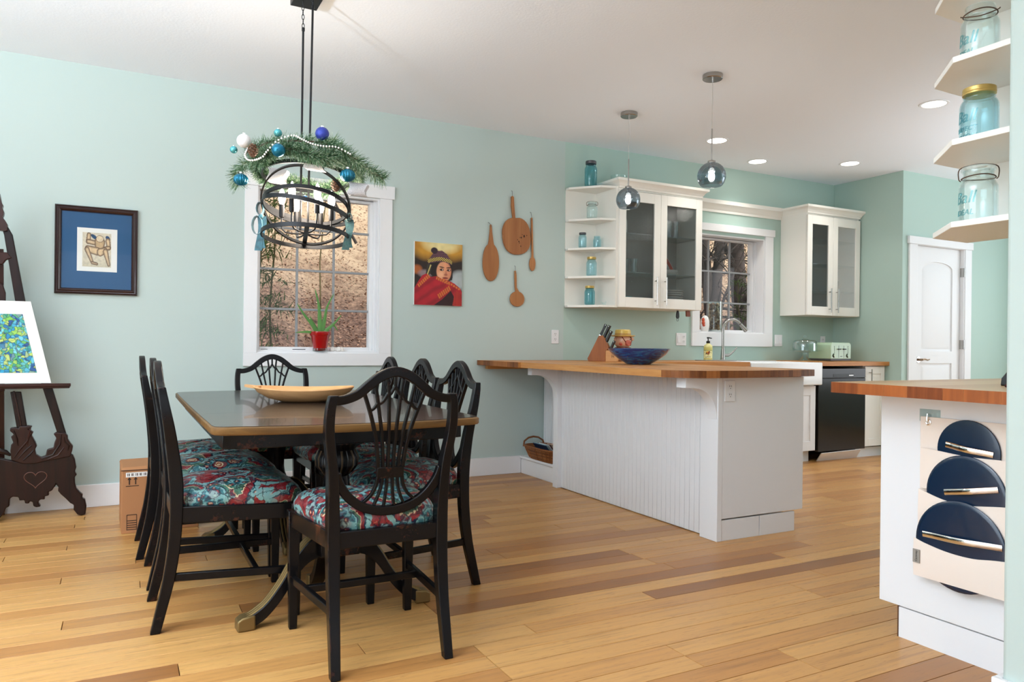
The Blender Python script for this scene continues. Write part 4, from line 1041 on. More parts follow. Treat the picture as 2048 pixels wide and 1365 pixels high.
# pine cones
for lab, q, z, w in (('brown pine cone tucked in the garland under the bead string', -.155, .012, -.29), ('brown pine cone on the right under the silver ribbon', .155, -.088, -.06)):
    p = at_c(q, z, w); t = thing('pine_cone', lab, 'pine cone', p - Vector((0, 0, .02)))
    mb = MB()
    for k in range(44):
        u = k / 44; a = k * 2.4; rr = .024 * sin(pi * (.12 + .8 * u)); zz = -.028 + .056 * u
        c0 = p + Vector((rr * cos(a) * .5, rr * sin(a) * .5, zz)); c1 = p + Vector((rr * cos(a), rr * sin(a), zz + .006)); s = Vector((-sin(a), cos(a), 0)) * .006
        mb.loft([[c0 - s * .6, c0 + s * .6, c0 + s * .6 + Vector((0, 0, .002)), c0 - s * .6 + Vector((0, 0, .002))], [c1 - s, c1 + s, c1 + s + Vector((0, 0, .003)), c1 - s + Vector((0, 0, .003))]])
    obj('scales', mb, plain('cone_brown', srgb(112, 78, 56), .7), t, smooth=0)
    obj('core', MB().ball(p, .014, 10, 8, (1, 1, 1.9)), M['twig'], t)
# silver mesh ribbon loops
mesh_r = glit('silver_mesh', srgb(206, 204, 206), .4, .3, .8)
for lab, q, z, w, r, rz in (('silver mesh ribbon loop behind the left of the upper ring', -.13, -.035, -.02, .052, .4), ('silver mesh ribbon loop in the middle above the candle bulbs', .085, -.005, -.16, .050, -.3), ('silver mesh ribbon loop hanging at the right end by the window head', .262, -.105, -.07, .045, .2)):
    p = at_c(q, z, w); mb = MB(); rings = []
    for i in range(17):
        a = 2 * pi * i / 16; c0 = vf * (r * .5 * cos(a)) + Vector((0, 0, r * .72 * sin(a))) + vr * .008 * sin(3 * a); ww = vr * .042 + Vector((0, 0, .006 * cos(2 * a)))
        nrm = c0.normalized() * .0006
        rings.append([p + c0 - ww - nrm, p + c0 + ww - nrm, p + c0 + ww + nrm, p + c0 - ww + nrm])
    mb.loft(rings)
    single('mesh_ribbon', mb, mesh_r, lab, 'ribbon', p - Vector((0, 0, r)), smooth=60)
# bead string
bs = thing('bead_string', 'string of white pearl beads draped along the front of the garland', 'beads', at_c(0, .03, -.26))
pts = [at_c(q, z, w) for q, z, w in smooth_tab([(q0, z0 - .014, w0 - .030) for q0, z0, w0 in ((-.20, .055, -.20), (-.205, .02, -.22), (-.185, -.005, -.24), (-.15, -.012, -.26), (-.11, .0, -.27), (-.09, .025, -.27), (-.04, .075, -.27), (.02, .098, -.26), (.06, .082, -.26), (.10, .066, -.25), (.15, .058, -.24), (.20, .064, -.20), (.25, .045, -.16))], 9)]
acc = 0; last = None; pearl = plain('pearl', srgb(236, 234, 230), .2, .1)
bead0 = None
for p in pts:
    if last is None or (p - last).length > .0095:
        if bead0 is None: bead0 = obj('bead', MB().ball((0, 0, 0), .0046, 8, 6), pearl, bs, world=False); b_ = bead0
        else: b_ = bead0.copy(); COL.objects.link(b_); b_.parent = bs
        b_.location = p - Vector(bs.location); last = p
# velvet bows
def velvet(name, lab, p, drop, wid, col, loops):
    mat = NT(name + '_velvet'); c = mat.coord(); n = mat.n('TexNoise', Scale=30.0, Detail=3.0); mat.link(c.outputs[0], n.inputs['Vector']); mat.bump(n.outputs['Fac'], .5, .01); mat.set(mat.bsdf, 'Sheen Weight', .6)
    mt = mat.P(Base__Color=mat.ramp(n.outputs['Fac'], [(.3, tuple(q * .5 for q in col)), (.7, tuple(min(1, q * 1.5) for q in col))]), Roughness=.5)
    t = thing('velvet_ribbon', lab, 'ribbon', p - Vector((0, 0, drop)))
    for s, dl in ((-.006, drop), (.008, drop * .93)):
        rings = []
        for i in range(9):
            u = i / 8; c0 = p + vr * (s + .008 * sin(u * 5 + s * 90)) + Vector((0, 0, -u * dl)) + vf * (.006 * cos(u * 6)); ww = vr * wid * (.55 + .45 * u) / 2
            rings.append([c0 - ww - vf * .0008, c0 + ww - vf * .0008, c0 + ww * .9 + vf * .0008, c0 - ww * .9 + vf * .0008])
        obj('tail', MB().loft(rings), mt, t, smooth=60)
    for (dx, dz, r) in loops:
        c0 = p + vr * dx + Vector((0, 0, dz)); rings = []
        for i in range(13):
            a = 2 * pi * i / 12; q = vr * (r * .55 * cos(a)) + Vector((0, 0, r * sin(a))); nn = q.normalized() * .001; ww = vf * .014
            rings.append([c0 + q - ww - nn, c0 + q + ww - nn, c0 + q + ww + nn, c0 + q - ww + nn])
        obj('loop', MB().loft(rings), mt, t, smooth=60)
    obj('knot', MB().ball(p, .012, 10, 8), mt, t)
velvet('teal', 'crushed teal velvet ribbon tied at the left side of the chandelier', Vector((CX, CY, 1.640)) - vr * .215, .165, .036, srgb(48, 104, 118), ((-.004, .035, .030), (-.016, -.045, .045)))
velvet('green', 'dark green velvet ribbon tied at the right side of the chandelier', Vector((CX, CY, 1.628)) + vr * .203, .145, .036, srgb(40, 86, 84), ((.008, .012, .016),))
# ================================================================ PENINSULA
pn = thing('kitchen_peninsula', 'white beadboard peninsula base with corbels and a low niche at the wall', 'peninsula', (3.12, 3.8, 0))
FX = 2.842
obj('carcass', MB().box(FX + .012, 2.9865, .125, 3.452, 4.655, .875).box(FX + .012, 3.06, 0, 3.389, 4.655, .125).box(3.10, 4.655, .0, 3.452, WY - .002, .875), M['isl'], pn, smooth=0)
# beadboard: single narrow boards with rounded edges and open joints
n = 37; y0b, y1b = 3.100, 4.598; bw = (y1b - y0b) / n
proto = obj('beadboard', MB().box(-.006, .0008, .004, .012, bw - .0008, .8745), M['isl'], pn, world=False, bevel=.003, seg=2)
pl = Vector(pn.location)
for i in range(n):
    o = proto if i == 0 else proto.copy()
    if i: COL.objects.link(o); o.parent = pn
    o.location = (FX - pl.x, y0b + i * bw - pl.y, 0)
for i in range(15):
    o = proto.copy(); COL.objects.link(o); o.parent = pn; o.location = (3.088 - pl.x, 4.668 + i * .0405 - pl.y, 0)
obj('post', MB().box(2.803, 2.966, 0, 2.8375, 3.0995, .8755), M['isl'], pn, bevel=.003)
obj('post', MB().box(2.803, 4.5985, 0, FX + .0115, 4.6595, .8755), M['isl'], pn, bevel=.003)
cor = [(2.806, .8755), (2.585, .8755), (2.585, .822), (2.645, .822)] + [(2.645 + .155 * sin(a), .660 + .160 * cos(a)) for a in [pi / 2 * k / 10 for k in range(11)]] + [(2.806, .640)]
obj('corbel', MB().prism(cor, 2.972, 3.045, 'y'), M['isl'], pn, bevel=.003)
obj('corbel', MB().prism(cor, 4.600, 4.658, 'y'), M['isl'], pn, bevel=.003)
obj('end_panel', MB().prism([(2.838, .118), (3.452, .118), (3.452, .872), (2.838, .872)], 2.968, 2.986, 'y'), M['isl'], pn, bevel=.002)
obj('toe_board', MB().box(2.840, 2.970, 0, 3.115, 2.986, .110), M['isl'], pn, bevel=.001)
obj('toe_board', MB().prism([(3.117, 0), (3.389, 0), (3.389, .110), (3.122, .110)], 2.970, 2.986, 'y'), M['isl'], pn, bevel=.001)
obj('niche_plinth', MB().box(2.876, 4.660, 0, 3.10, WY - .003, .122), M['white'], pn, bevel=.002)
obj('niche_shelf', MB().box(2.862, 4.660, .122, 3.10, WY - .003, .142), M['white'], pn, bevel=.003)
def outlet(name, lab, x, z, y, w, h, kinds, nrm='y'):
    t = thing(name, lab, 'outlet', (x, y, z))
    K = dict(parent=t, world=False)
    obj('cover_plate', MB().box(-w / 2, -.006, -h / 2, w / 2, -.0005, h / 2), M['white'], bevel=.002, **K)
    sp = w / len(kinds)
    for i, kd in enumerate(kinds):
        cx = -w / 2 + sp * (i + .5)
        if kd == 'r':
            for dz in (-.022, .022):
                f = obj('socket_face', MB().prism([(cx + .0165 * math.copysign(min(1, abs(cos(a)) * 1.25), cos(a)), dz + .0155 * sin(a)) for a in [2 * pi * k / 20 for k in range(20)]], -.0078, -.005, 'y'), M['white'], smooth=20, **K)
                for (a, b) in ((-.006, .004), (.006, .004)): obj('slot', MB().box(cx + a - .0012, -.0084, dz + b - .0045, cx + a + .0012, -.0076, dz + b + .0045), M['black_pl'], f, world=False, smooth=0)
                obj('slot', MB().prism([(cx + .0025 * cos(k * pi / 4), dz - .008 + .0025 * sin(k * pi / 4)) for k in range(8)], -.0084, -.0076, 'y'), M['black_pl'], f, world=False, smooth=0)
        else:
            obj('rocker', MB().loft([[(cx - .016, -.006, -.033), (cx + .016, -.006, -.033), (cx + .016, -.006, .033), (cx - .016, -.006, .033)], [(cx - .015, -.011, -.032), (cx + .015, -.011, -.032), (cx + .015, -.0075, .032), (cx - .015, -.0075, .032)]]), M['white'], smooth=0, **K)
    return t
outlet('power_outlet', 'white duplex outlet on the grey-white peninsula end panel', 2.884, .802, 2.968, .072, .112, 'r')
outlet('power_outlet', 'white duplex outlet on the wall above the counter end', 3.190, 1.108, WY, .070, .114, 'r')
outlet('switch_plate', 'white two-gang wall plate between knife block and sink window', 4.538, 1.106, WY, .116, .114, 'sr')
outlet('switch_plate', 'white two-gang rocker switch plate right of the sink window', 5.780, 1.110, WY, .104, .114, 'ss')
pw = outlet('power_outlet', 'white outlet with a black plug in the kitchen corner behind the toaster', 6.42, 1.105, WY, .072, .114, 'r')
obj('plug', MB().box(-.013, -.030, -.036, .013, -.0075, -.010).tube([(0, -.028, -.024), (.03, -.05, -.016), (.05, -.06, -.018)], .005, 6), M['black_pl'], pw, world=False, bevel=.002)

# ================================================================ BUTCHER BLOCK TOPS
CT0, CT1 = .876, .914
def stave_obj(parent, poly, mat, endmat=None, endtest=None):
    mb = MB().prism(poly, CT0, CT1)
    cxm = sum(p[0] for p in poly) / len(poly); cym = sum(p[1] for p in poly) / len(poly)
    o = obj('stave', MB().add([(x - cxm, y - cym, z) for x, y, z in mb.v], mb.f), mat, parent, smooth=0, world=False)
    o.location = Vector((cxm, cym, 0)) - rootloc(parent)
    if endmat is not None:
        o.data.materials.append(endmat)
        for p in o.data.polygons:
            if endtest(p.normal, p.center + Vector((cxm, cym, 0))): p.material_index = 1
    return o
pc = thing('butcher_block_counter', 'honey butcher-block counter with rounded end on the white peninsula', 'counter', (3.0, 3.9, CT0))
ycurve = smooth_tab([(2.495, 3.060), (2.53, 2.975), (2.60, 2.915), (2.70, 2.887), (2.85, 2.876), (3.05, 2.886), (3.25, 2.908), (3.40, 2.932), (3.53, 2.960)], 5)
def ynear(x): return lin([(a, b) for a, b in ycurve], x)
xs = [2.495]
rg = random.Random(11)
while xs[-1] < 3.50: xs.append(min(3.53, xs[-1] + rg.choice([.042, .055, .065, .08])))
xs[-1] = 3.53
for a, b in zip(xs, xs[1:]):
    k = 4; P = [(a + .0003 + (b - a - .0006) * i / k, ynear(a + (b - a) * i / k)) for i in range(k + 1)] + [(b - .0003, 4.602), (a + .0003, 4.602)]
    stave_obj(pc, P, M['butcher'], M['butcher_end'], lambda n, c: n.y < -.3 and abs(n.z) < .5 and c.y < 3.2)
bc = thing('butcher_block_counter', 'honey butcher-block counter along the wall from the outlet to the sink', 'counter', (3.6, 5.0, CT0))
ys = [4.604 + (WY - .002 - 4.604) * i / 12 for i in range(13)]
for i, (a, b) in enumerate(zip(ys, ys[1:])):
    stave_obj(bc, [(2.478, a + .0003), (4.706, a + .0003), (4.706, b - .0003), (2.478, b - .0003)], M['butcher_x'], M['butcher_end'], lambda n, c: abs(n.x) > .7)
obj('wall_cleat', MB().box(2.55, WY - .045, .845, 3.078, WY - .002, .8755), M['butcher_x'], bc, bevel=.001)
fc = thing('butcher_block_counter', 'short honey butcher-block counter in the corner above the black dishwasher', 'counter', (6.05, 5.0, CT0))
ys = [4.64 + (WY - .002 - 4.64) * i / 10 for i in range(11)]
for a, b in zip(ys, ys[1:]):
    stave_obj(fc, [(5.592, a + .0003), (KX - .002, a + .0003), (KX - .002, b - .0003), (5.592, b - .0003)], M['butcher_x'])
rc = thing('butcher_block_counter', 'reddish butcher-block counter at the right edge above the hanging lids', 'counter', (3.2, 1.5, CT0))
t_ = wood('butcher_red_end', srgb(176, 100, 50), srgb(112, 56, 28), 'z', .35); bt = wood('butcher_pale_top', srgb(232, 198, 150), srgb(206, 156, 104), 'x', .32)
ys = [PY1 + .001]; 
for w in (.09, .11, .065, .12, .085, .10, .07): ys.append(min(1.853, ys[-1] + w))
ys[-1] = 1.853
for i, (a, b) in enumerate(zip(ys, ys[1:])):
    P = [(2.287, a + .0003), (3.9, a + .0003), (3.9, b - .0003), (2.287, b - .0003)]
    if i == len(ys) - 2: P = [(2.287, a + .0003), (3.9, a + .0003), (3.9, b), (2.302, b), (2.292, b - .004), (2.287, b - .015)]
    stave_obj(rc, P, bt, t_, lambda n, c: n.x < -.3 and abs(n.z) < .5)

# ================================================================ CABINETS
def pull(parent, x, z0, z1, y, vertical=True, world=True):
    h = obj('bar_pull', MB().tube([(x, y - .030, z0), (x, y - .030, z1)], .0058, 10).tube([(x, y, z0 + .035), (x, y - .030, z0 + .035)], .0045, 8).tube([(x, y, z1 - .035), (x, y - .030, z1 - .035)], .0045, 8), M['nickel'], parent)
    return h
def shaker(parent, x0, x1, z0, z1, y, mat, pull_x=None, pz=None, glass=False, fw=.066):
    th = .019
    d = obj('door', MB().box(x0, y, z0, x0 + fw, y + th, z1).box(x1 - fw, y, z0, x1, y + th, z1).box(x0 + fw, y, z0, x1 - fw, y + th, z0 + fw * 1.28).box(x0 + fw, y, z1 - fw * 1.28, x1 - fw, y + th, z1), mat, parent, bevel=.0015)
    a, b, c, e = x0 + fw, x1 - fw, z0 + fw * 1.28, z1 - fw * 1.28
    if glass: obj('glass_pane', MB().add([(a - .002, y + .010, c - .002), (b + .002, y + .010, c - .002), (b + .002, y + .010, e + .002), (a - .002, y + .010, e + .002)], [(0, 1, 2, 3)]), M['ribbed'], d, smooth=0)
    else: obj('panel', MB().box(a, y + .008, c, b, y + .016, e), mat, d, smooth=0)
    if pull_x is not None: pull(d, pull_x, pz[0], pz[1], y)
    return d
def crown(parent, x0, x1, yf, z0, z1, mat, left=True, right=True, yb_=WY):
    prof = [(0, z0), (.004, z0 + .016), (.008, z0 + .018), (.012, z0 + .028), (.022, z0 + .042), (.038, z0 + .052), (.042, z0 + .054), (.044, z1 - .002), (.042, z1), (-.01, z1)]
    rings = []
    for d, z in prof:
        r = []
        r.append((x0 - (d if left else 0), yb_, z)); r.append((x0 - (d if left else 0), yf - d, z)); r.append((x1 + (d if right else 0), yf - d, z)); r.append((x1 + (d if right else 0), yb_, z))
        rings.append(r)
    mb = MB(); n = len(rings)
    vs = [p for r in rings for p in r]; fs = []
    for i in range(n - 1):
        for j in range(3): fs.append((i * 4 + j, i * 4 + j + 1, i * 4 + 4 + j + 1, i * 4 + 4 + j))
    fs.append(((n - 1) * 4, (n - 1) * 4 + 1, (n - 1) * 4 + 2, (n - 1) * 4 + 3)); fs.append((0, 3, 2, 1)); fs.append(tuple(i * 4 for i in range(n))); fs.append(tuple(i * 4 + 3 for i in range(n))[::-1])
    mb.add(vs, fs)
    return obj('crown_moulding', mb, mat, parent, smooth=25)
def wall_cabinet(lab, x0, x1, mid, shelves):
    c = thing('wall_cabinet', lab, 'cabinet', ((x0 + x1) / 2, WY, 1.355))
    y0 = 4.98; z0, z1 = 1.356, 2.345; t = .018
    inner = plain('cabinet_interior', srgb(170, 170, 166), .6)
    obj('side_panel', MB().box(x0, y0, z0, x0 + t, WY - .001, z1), M['cab'], c, bevel=.001)
    obj('side_panel', MB().box(x1 - t, y0, z0, x1, WY - .001, z1), M['cab'], c, bevel=.001)
    obj('bottom_panel', MB().box(x0 + t, y0, z0, x1 - t, WY - .001, z0 + t), M['cab'], c, smooth=0)
    obj('top_panel', MB().box(x0 + t, y0, z1 - t, x1 - t, WY - .001, z1), M['cab'], c, smooth=0)
    obj('back_panel', MB().box(x0 + t, WY - .012, z0 + t, x1 - t, WY - .002, z1 - t), inner, c, smooth=0)
    for z in shelves: obj('glass_shelf', MB().box(x0 + t, y0 + .03, z - .004, x1 - t, WY - .014, z + .004), M['clear'], c, smooth=0)
    shaker(c, x0 + .002, mid - .0015, z0 + .002, z1 - .025, 4.959, M['cab'], mid - .055, (1.385, 1.622), True)
    shaker(c, mid + .0015, x1 - .002, z0 + .002, z1 - .025, 4.959, M['cab'], mid + .045, (1.385, 1.622), True)
    crown(c, x0, x1, 4.962, 2.338, 2.412, M['cab'])
    return c
wall_cabinet('cream wall cabinet with two ribbed-glass doors beside the open corner shelves', 3.596, 4.482, 4.024, (1.655, 1.98))
wall_cabinet('cream wall cabinet with two glass doors in the far kitchen corner', 5.799, 6.556, 6.160, (1.60, 1.86, 2.10))
# crown running along the wall between the two cabinets
tr = MB(); prof = [(0, 2.308), (.010, 2.308), (.012, 2.330), (.016, 2.334), (.024, 2.352), (.044, 2.378), (.050, 2.382), (.052, 2.418), (0, 2.418)]
tr.loft([[(4.484, WY - d, z) for d, z in prof], [(5.797, WY - d, z) for d, z in prof]])
struct('trim_1', tr, M['cab'], smooth=25)

# open end shelves
def end_shelf(name, lab, poly_fn, zs, th, back, mat, base):
    s = thing(name, lab, 'shelf', base)
    for z in zs: obj('shelf_board', MB().prism(poly_fn, z - th, z), mat, s, bevel=.0015)
    for b in back: obj('panel', MB().box(*b), mat, s, smooth=0)
    return s
es = [(3.276, WY - .001), (3.276, 5.235), (3.448, 5.030), (3.594, 4.982), (3.594, WY - .001)]
end_shelf('corner_shelf', 'white open corner shelves holding glass jars beside the ribbed-glass cabinet', es, (1.372, 1.612, 1.846, 2.086, 2.352), .018, [(3.276, WY - .012, 1.354, 3.594, WY - .001, 2.352), (3.578, 4.982, 1.354, 3.595, WY - .001, 2.352)], M['cab'], (3.43, WY, 1.354))
rsx = 2.526
rs_poly = [(rsx, PY1 + .001), (2.187, PY1 + .001), (2.187, 1.348), (2.355, 1.512), (rsx, 1.512)]
RZ = (1.418, 1.664, 1.910, 2.156)
end_shelf('corner_shelf', 'white open corner shelves of aqua jars against the wall at the right edge', rs_poly, RZ, .018, [(rsx, PY1 + .001, 1.40, rsx + .018, 1.512, 2.60), (2.187, PY1 + .001, 1.40, rsx, PY1 + .012, 2.60)], M['cab'], (2.40, PY1, 1.40))

# base units
def base_unit(lab, x0, x1, name='base_cabinet'):
    c = thing(name, lab, 'cabinet', ((x0 + x1) / 2, 4.67, 0))
    return c
c = base_unit('white sink base cabinet below the apron sink', 4.71, 5.588)
obj('body', MB().box(4.71, 4.692, .105, 5.588, WY - .002, .700), M['cab'], c, smooth=0)
obj('toe_kick', MB().box(4.71, 4.745, 0, 5.588, 4.76, .105), M['white'], c, smooth=0)
shaker(c, 4.712, 5.148, .108, .695, 4.670, M['white']); shaker(c, 5.151, 5.586, .108, .695, 4.670, M['white'])
c = base_unit('cream base cabinet run behind the peninsula', 3.46, 4.706)
obj('body', MB().box(3.46, 4.692, .105, 4.706, WY - .002, .875), M['cab'], c, smooth=0)
obj('toe_kick', MB().box(3.46, 4.745, 0, 4.706, 4.76, .105), M['white'], c, smooth=0)
for i in range(3): shaker(c, 3.462 + i * .415, 3.874 + i * .415, .108, .87, 4.670, M['cab'], 3.80 + i * .415, (.62, .80))
c = base_unit('narrow cream base cabinet in the corner next to the dishwasher', 6.258, KX)
obj('body', MB().box(6.258, 4.692, .105, KX - .002, WY - .002, .875), M['cab'], c, smooth=0)
obj('toe_kick', MB().box(6.20, 4.718, 0, KX - .002, 4.73, .090), M['white'], c, smooth=0)
shaker(c, 6.262, KX - .030, .106, .868, 4.670, M['cab'], 6.320, (.665, .845), fw=.055)
# dishwasher
dw = thing('dishwasher', 'black glossy built-in dishwasher below the corner counter', 'dishwasher', (5.93, 4.66, 0))
obj('tub', MB().box(5.605, 4.690, .10, 6.252, WY - .05, .850), M['black_pl'], dw, smooth=0)
obj('door', MB().box(5.607, 4.655, .092, 6.250, 4.692, .760), M['oven'], dw, bevel=.003)
dp = obj('control_panel', MB().box(5.607, 4.655, .764, 6.250, 4.692, .852), M['oven'], dw, bevel=.003)
obj('recessed_handle', MB().box(5.80, 4.6535, .772, 6.08, 4.656, .800), M['black_pl'], dp, bevel=.001)
obj('handle_lip', MB().box(6.01, 4.651, .782, 6.075, 4.6545, .792), M['nickel'], dp, bevel=.001)
single('loose_toe_board', MB().loft([[(5.655, 4.705, 0.0), (6.190, 4.700, 0.0), (6.190, 4.712, 0.0), (5.655, 4.717, 0.0)], [(5.605, 4.610, .086), (6.195, 4.655, .086), (6.195, 4.665, .088), (5.605, 4.620, .088)]]).xf(Matrix.Identity(4)), M['white'], 'loose white toe-kick board leaning under the dishwasher', 'board', (5.93, 4.74, 0), bevel=.001)
# apron sink with faucet
sk = thing('apron_sink', 'white fireclay apron-front farmhouse sink below the kitchen window', 'sink', (5.15, 4.95, .70))
ox0, ox1, oy0, oy1 = 4.716, 5.588, 4.60, 5.13
obj('basin', MB().loft([[(x, y, z) for x, y in ((ox0 + a, oy0 + a), (ox1 - a, oy0 + a), (ox1 - a, oy1 - a), (ox0 + a, oy1 - a))] for a, z in ((0.006, .706), (0, .712), (0, .905), (.004, .909), (.024, .909), (.030, .903), (.034, .735), (.36, .730))]), M['ceramic'], sk, bevel=.003)
obj('drain', MB().lathe([(.001, .733), (.04, .733), (.042, .731)], 20, (5.15, 4.9, 0)), M['nickel'], sk)
dk = thing('sink_deck', 'grey stone strip behind the sink holding soap and faucet', 'counter', (5.1, 5.2, CT0))
obj('deck_slab', MB().box(4.708, 5.132, CT0, 5.590, WY - .002, .914), plain('deck_grey', srgb(168, 166, 160), .4), dk, bevel=.003)
obj('drying_strip', MB().box(4.56, 4.985, .9145, 4.93, 5.125, .9215), plain('grey_mat', srgb(150, 146, 140), .7), dk, bevel=.003)
fa = thing('kitchen_faucet', 'brushed nickel gooseneck faucet with pull-down spray', 'faucet', (4.945, 5.20, .914))
k = 5.20
obj('body', MB().lathe([(.027, .9146), (.027, .918), (.022, .93), (.019, .98), (.016, 1.02)], 20, (4.965, k, 0)), M['nickel'], fa)
neck = [(4.965, k, 1.02), (4.965, k, 1.20)] + [(4.965 + .098 * (1 - cos(a)), k - .02 * (1 - cos(a)), 1.20 + .098 * sin(a)) for a in [pi * i / 14 for i in range(1, 12)]]
obj('gooseneck', MB().tube(neck, .0135, 14), M['nickel'], fa, smooth=60)
e0 = Vector(neck[-1]); dv = (Vector(neck[-1]) - Vector(neck[-2])).normalized()
obj('spray_head', MB().tube([e0, e0 + dv * .02, e0 + dv * .085, e0 + dv * .095], [.0145, .0155, .023, .021], 14), M['nickel'], fa, smooth=60)
obj('spray_ring', MB().tube([e0 + dv * .001, e0 + dv * .005], .0152, 14), M['black_pl'], fa)
obj('spray_face', MB().tube([e0 + dv * .0952, e0 + dv * .097], .018, 14), M['black_pl'], fa)
obj('lever', MB().tube([(4.98, k, .962), (5.02, k - .01, .962), (5.045, k - .02, .975), (5.085, k - .03, 1.01), (5.105, k - .035, 1.035)], [.014, .015, .010, .007, .005], 10), M['nickel'], fa, smooth=60)

# ---- right-hand cabinet with lid organiser
c = thing('base_cabinet', 'white cabinet end panel at the right edge with a canvas lid holder', 'cabinet', (3.1, 1.5, 0))
obj('end_panel', MB().box(2.486, PY1 + .02, .112, 2.505, 1.785, .8755), M['isl'], c, bevel=.002)
obj('body', MB().box(2.505, PY1 + .002, .112, 3.9, 1.762, .8755), M['isl'], c, smooth=0)
obj('front_frame', MB().box(2.5055, 1.7625, .112, 3.9, 1.785, .8755), M['isl'], c, bevel=.002)
obj('toe_kick', MB().box(2.488, PY1 + .02, 0, 3.9, 1.708, .108), M['isl'], c, smooth=0)
obj('toe_edge', MB().box(2.487, 1.7085, 0, 3.9, 1.7125, .110), plain('raw_edge', srgb(92, 56, 30), .8), c, smooth=0)
lh = thing('lid_organizer', 'cream canvas hanging lid holder with four pockets on the cabinet end', 'organizer', (2.47, 1.45, .25))
Y0, Y1 = 1.628, 1.245
obj('backing', MB().box(2.4785, Y1, .258, 2.4825, Y0, .802), M['canvas'], lh, bevel=.001)
def pocket(pts_top, zb, xo):
    # a sagging front sheet from pocket mouth to pocket foot
    top = smooth_tab(pts_top, 6); rings_o = []; mb = MB(); n = len(top)
    vs = []; fs = []
    for (y, z) in top:
        for u in range(5):
            zz = z + (zb - z) * u / 4; bul = xo + .003 * sin(pi * u / 4)
            vs.append((2.4785 - bul, y, zz))
    m_ = len(vs)
    vs += [(x + .0016, y, z) for x, y, z in vs]
    for i in range(n - 1):
        for u in range(4):
            a = i * 5 + u; fs.append((a, a + 5, a + 6, a + 1)); b = a + m_; fs.append((b, b + 1, b + 6, b + 5))
        for a in (i * 5, i * 5 + 4): fs.append((a, a + 5, a + 5 + m_, a + m_))
    for i in (0, n - 1):
        for u in range(4): a = i * 5 + u; fs.append((a, a + 1, a + 1 + m_, a + m_))
    mb.add(vs, fs); return mb
obj('pocket', pocket([(1.618, .694), (1.56, .691), (1.46, .684), (1.36, .686), (1.25, .690)], .555, .0125), M['canvas'], lh, smooth=60)
obj('pocket', pocket([(1.616, .553), (1.59, .545), (1.53, .530), (1.46, .524), (1.35, .540), (1.25, .553)], .400, .0250), M['canvas'], lh, smooth=60)
obj('pocket', pocket([(1.622, .384), (1.58, .372), (1.50, .360), (1.42, .360), (1.35, .372), (1.25, .384)], .254, .0390), M['canvas'], lh, smooth=60)
obj('clear_hook_pad', MB().box(2.4825, 1.560, .785, 2.4848, 1.634, .828), M['clear'], lh, smooth=0)
obj('grommet', MB().tube([(2.4765, 1.598 + .0075 * cos(a), .783 + .0085 * sin(a)) for a in [2 * pi * i / 20 for i in range(20)]], .0028, 8, closed=True), M['chrome'], lh)
obj('hook', MB().tube([(2.4815, 1.598, .812), (2.470, 1.598, .812), (2.468, 1.598, .800), (2.4685, 1.598, .786)], .0022, 8), M['chrome'], lh)
tg = obj('brand_tag', MB().box(2.4330, 1.596, .300, 2.4342, 1.621, .346), M['greytag'], lh, smooth=0)
def lid(lab, yc, zc, r, xo, h0, h1):
    t = thing('pan_lid', lab, 'lid', (2.47, yc, zc - r))
    n = 48
    rings = [[(2.4775 - x, yc + rr * cos(2 * pi * j / n), zc + rr * sin(2 * pi * j / n)) for j in range(n)] for rr, x in ((r * .98, xo - .0015), (r, xo), (r * .985, xo + .002), (r * .90, xo + .0032), (r * .5, xo + .0045), (.002, xo + .005))]
    obj('disc', MB().loft(rings), M['navy'], t, smooth=40)
    pts = smooth_tab([(h0[0], h0[1], 0), (h0[0] * .85 + h1[0] * .15, h0[1] * .85 + h1[1] * .15, .004), (h0[0] * .5 + h1[0] * .5, h0[1] * .5 + h1[1] * .5, .016), (h0[0] * .15 + h1[0] * .85, h0[1] * .15 + h1[1] * .85, .004), (h1[0], h1[1], 0)], 5)
    d = Vector((h1[0] - h0[0], h1[1] - h0[1])).normalized(); nn = Vector((-d.y, d.x))
    rings = []
    for y, z, o in pts:
        w = .0098; x = 2.4775 - xo - .0055 - o
        rings.append([(x, y - nn.x * w, z - nn.y * w), (x - .002, y - nn.x * w * .8, z - nn.y * w * .8), (x - .002, y + nn.x * w * .8, z + nn.y * w * .8), (x, y + nn.x * w, z + nn.y * w)])
    obj('handle', MB().loft(rings), M['chrome'], t, smooth=50)
    return t
lid('small navy pan lid with steel handle in the topmost canvas pocket', 1.4585, .700, .104, .0050, (1.530, .716), (1.375, .700))
lid('medium navy pan lid with slanting steel handle in the middle canvas pocket', 1.458, .554, .133, .0178, (1.525, .556), (1.352, .594))
lid('large navy pan lid in the lowest canvas pocket', 1.468, .386, .150, .0320, (1.590, .403), (1.330, .416))

# ================================================================ LETTERING
def text_mb(body, size, ext=.0006, shear=0.0):
    cu = bpy.data.curves.new('lettering', 'FONT'); cu.body = body; cu.size = size; cu.extrude = ext; cu.shear = shear; cu.align_x = 'CENTER'; cu.align_y = 'CENTER'; cu.resolution_u = 3
    ob = bpy.data.objects.new('lettering_tmp', cu); COL.objects.link(ob)
    me = bpy.data.meshes.new_from_object(ob.evaluated_get(bpy.context.evaluated_depsgraph_get()))
    mb = MB(); mb.v = [tuple(v.co) for v in me.vertices]; mb.f = [tuple(p.vertices) for p in me.polygons]
    bpy.data.objects.remove(ob); bpy.data.curves.remove(cu); bpy.data.meshes.remove(me)
    return mb
mb = text_mb('Caraway', .0105, .0003)
# text reads upward on the tag that faces -x
mb.v = [(2.4328 - z, 1.611 - (-y) * 1.0 if False else 1.6085 + y, .323 + x) for x, y, z in mb.v]
obj('lettering', mb, M['black_pl'], tg, smooth=0)
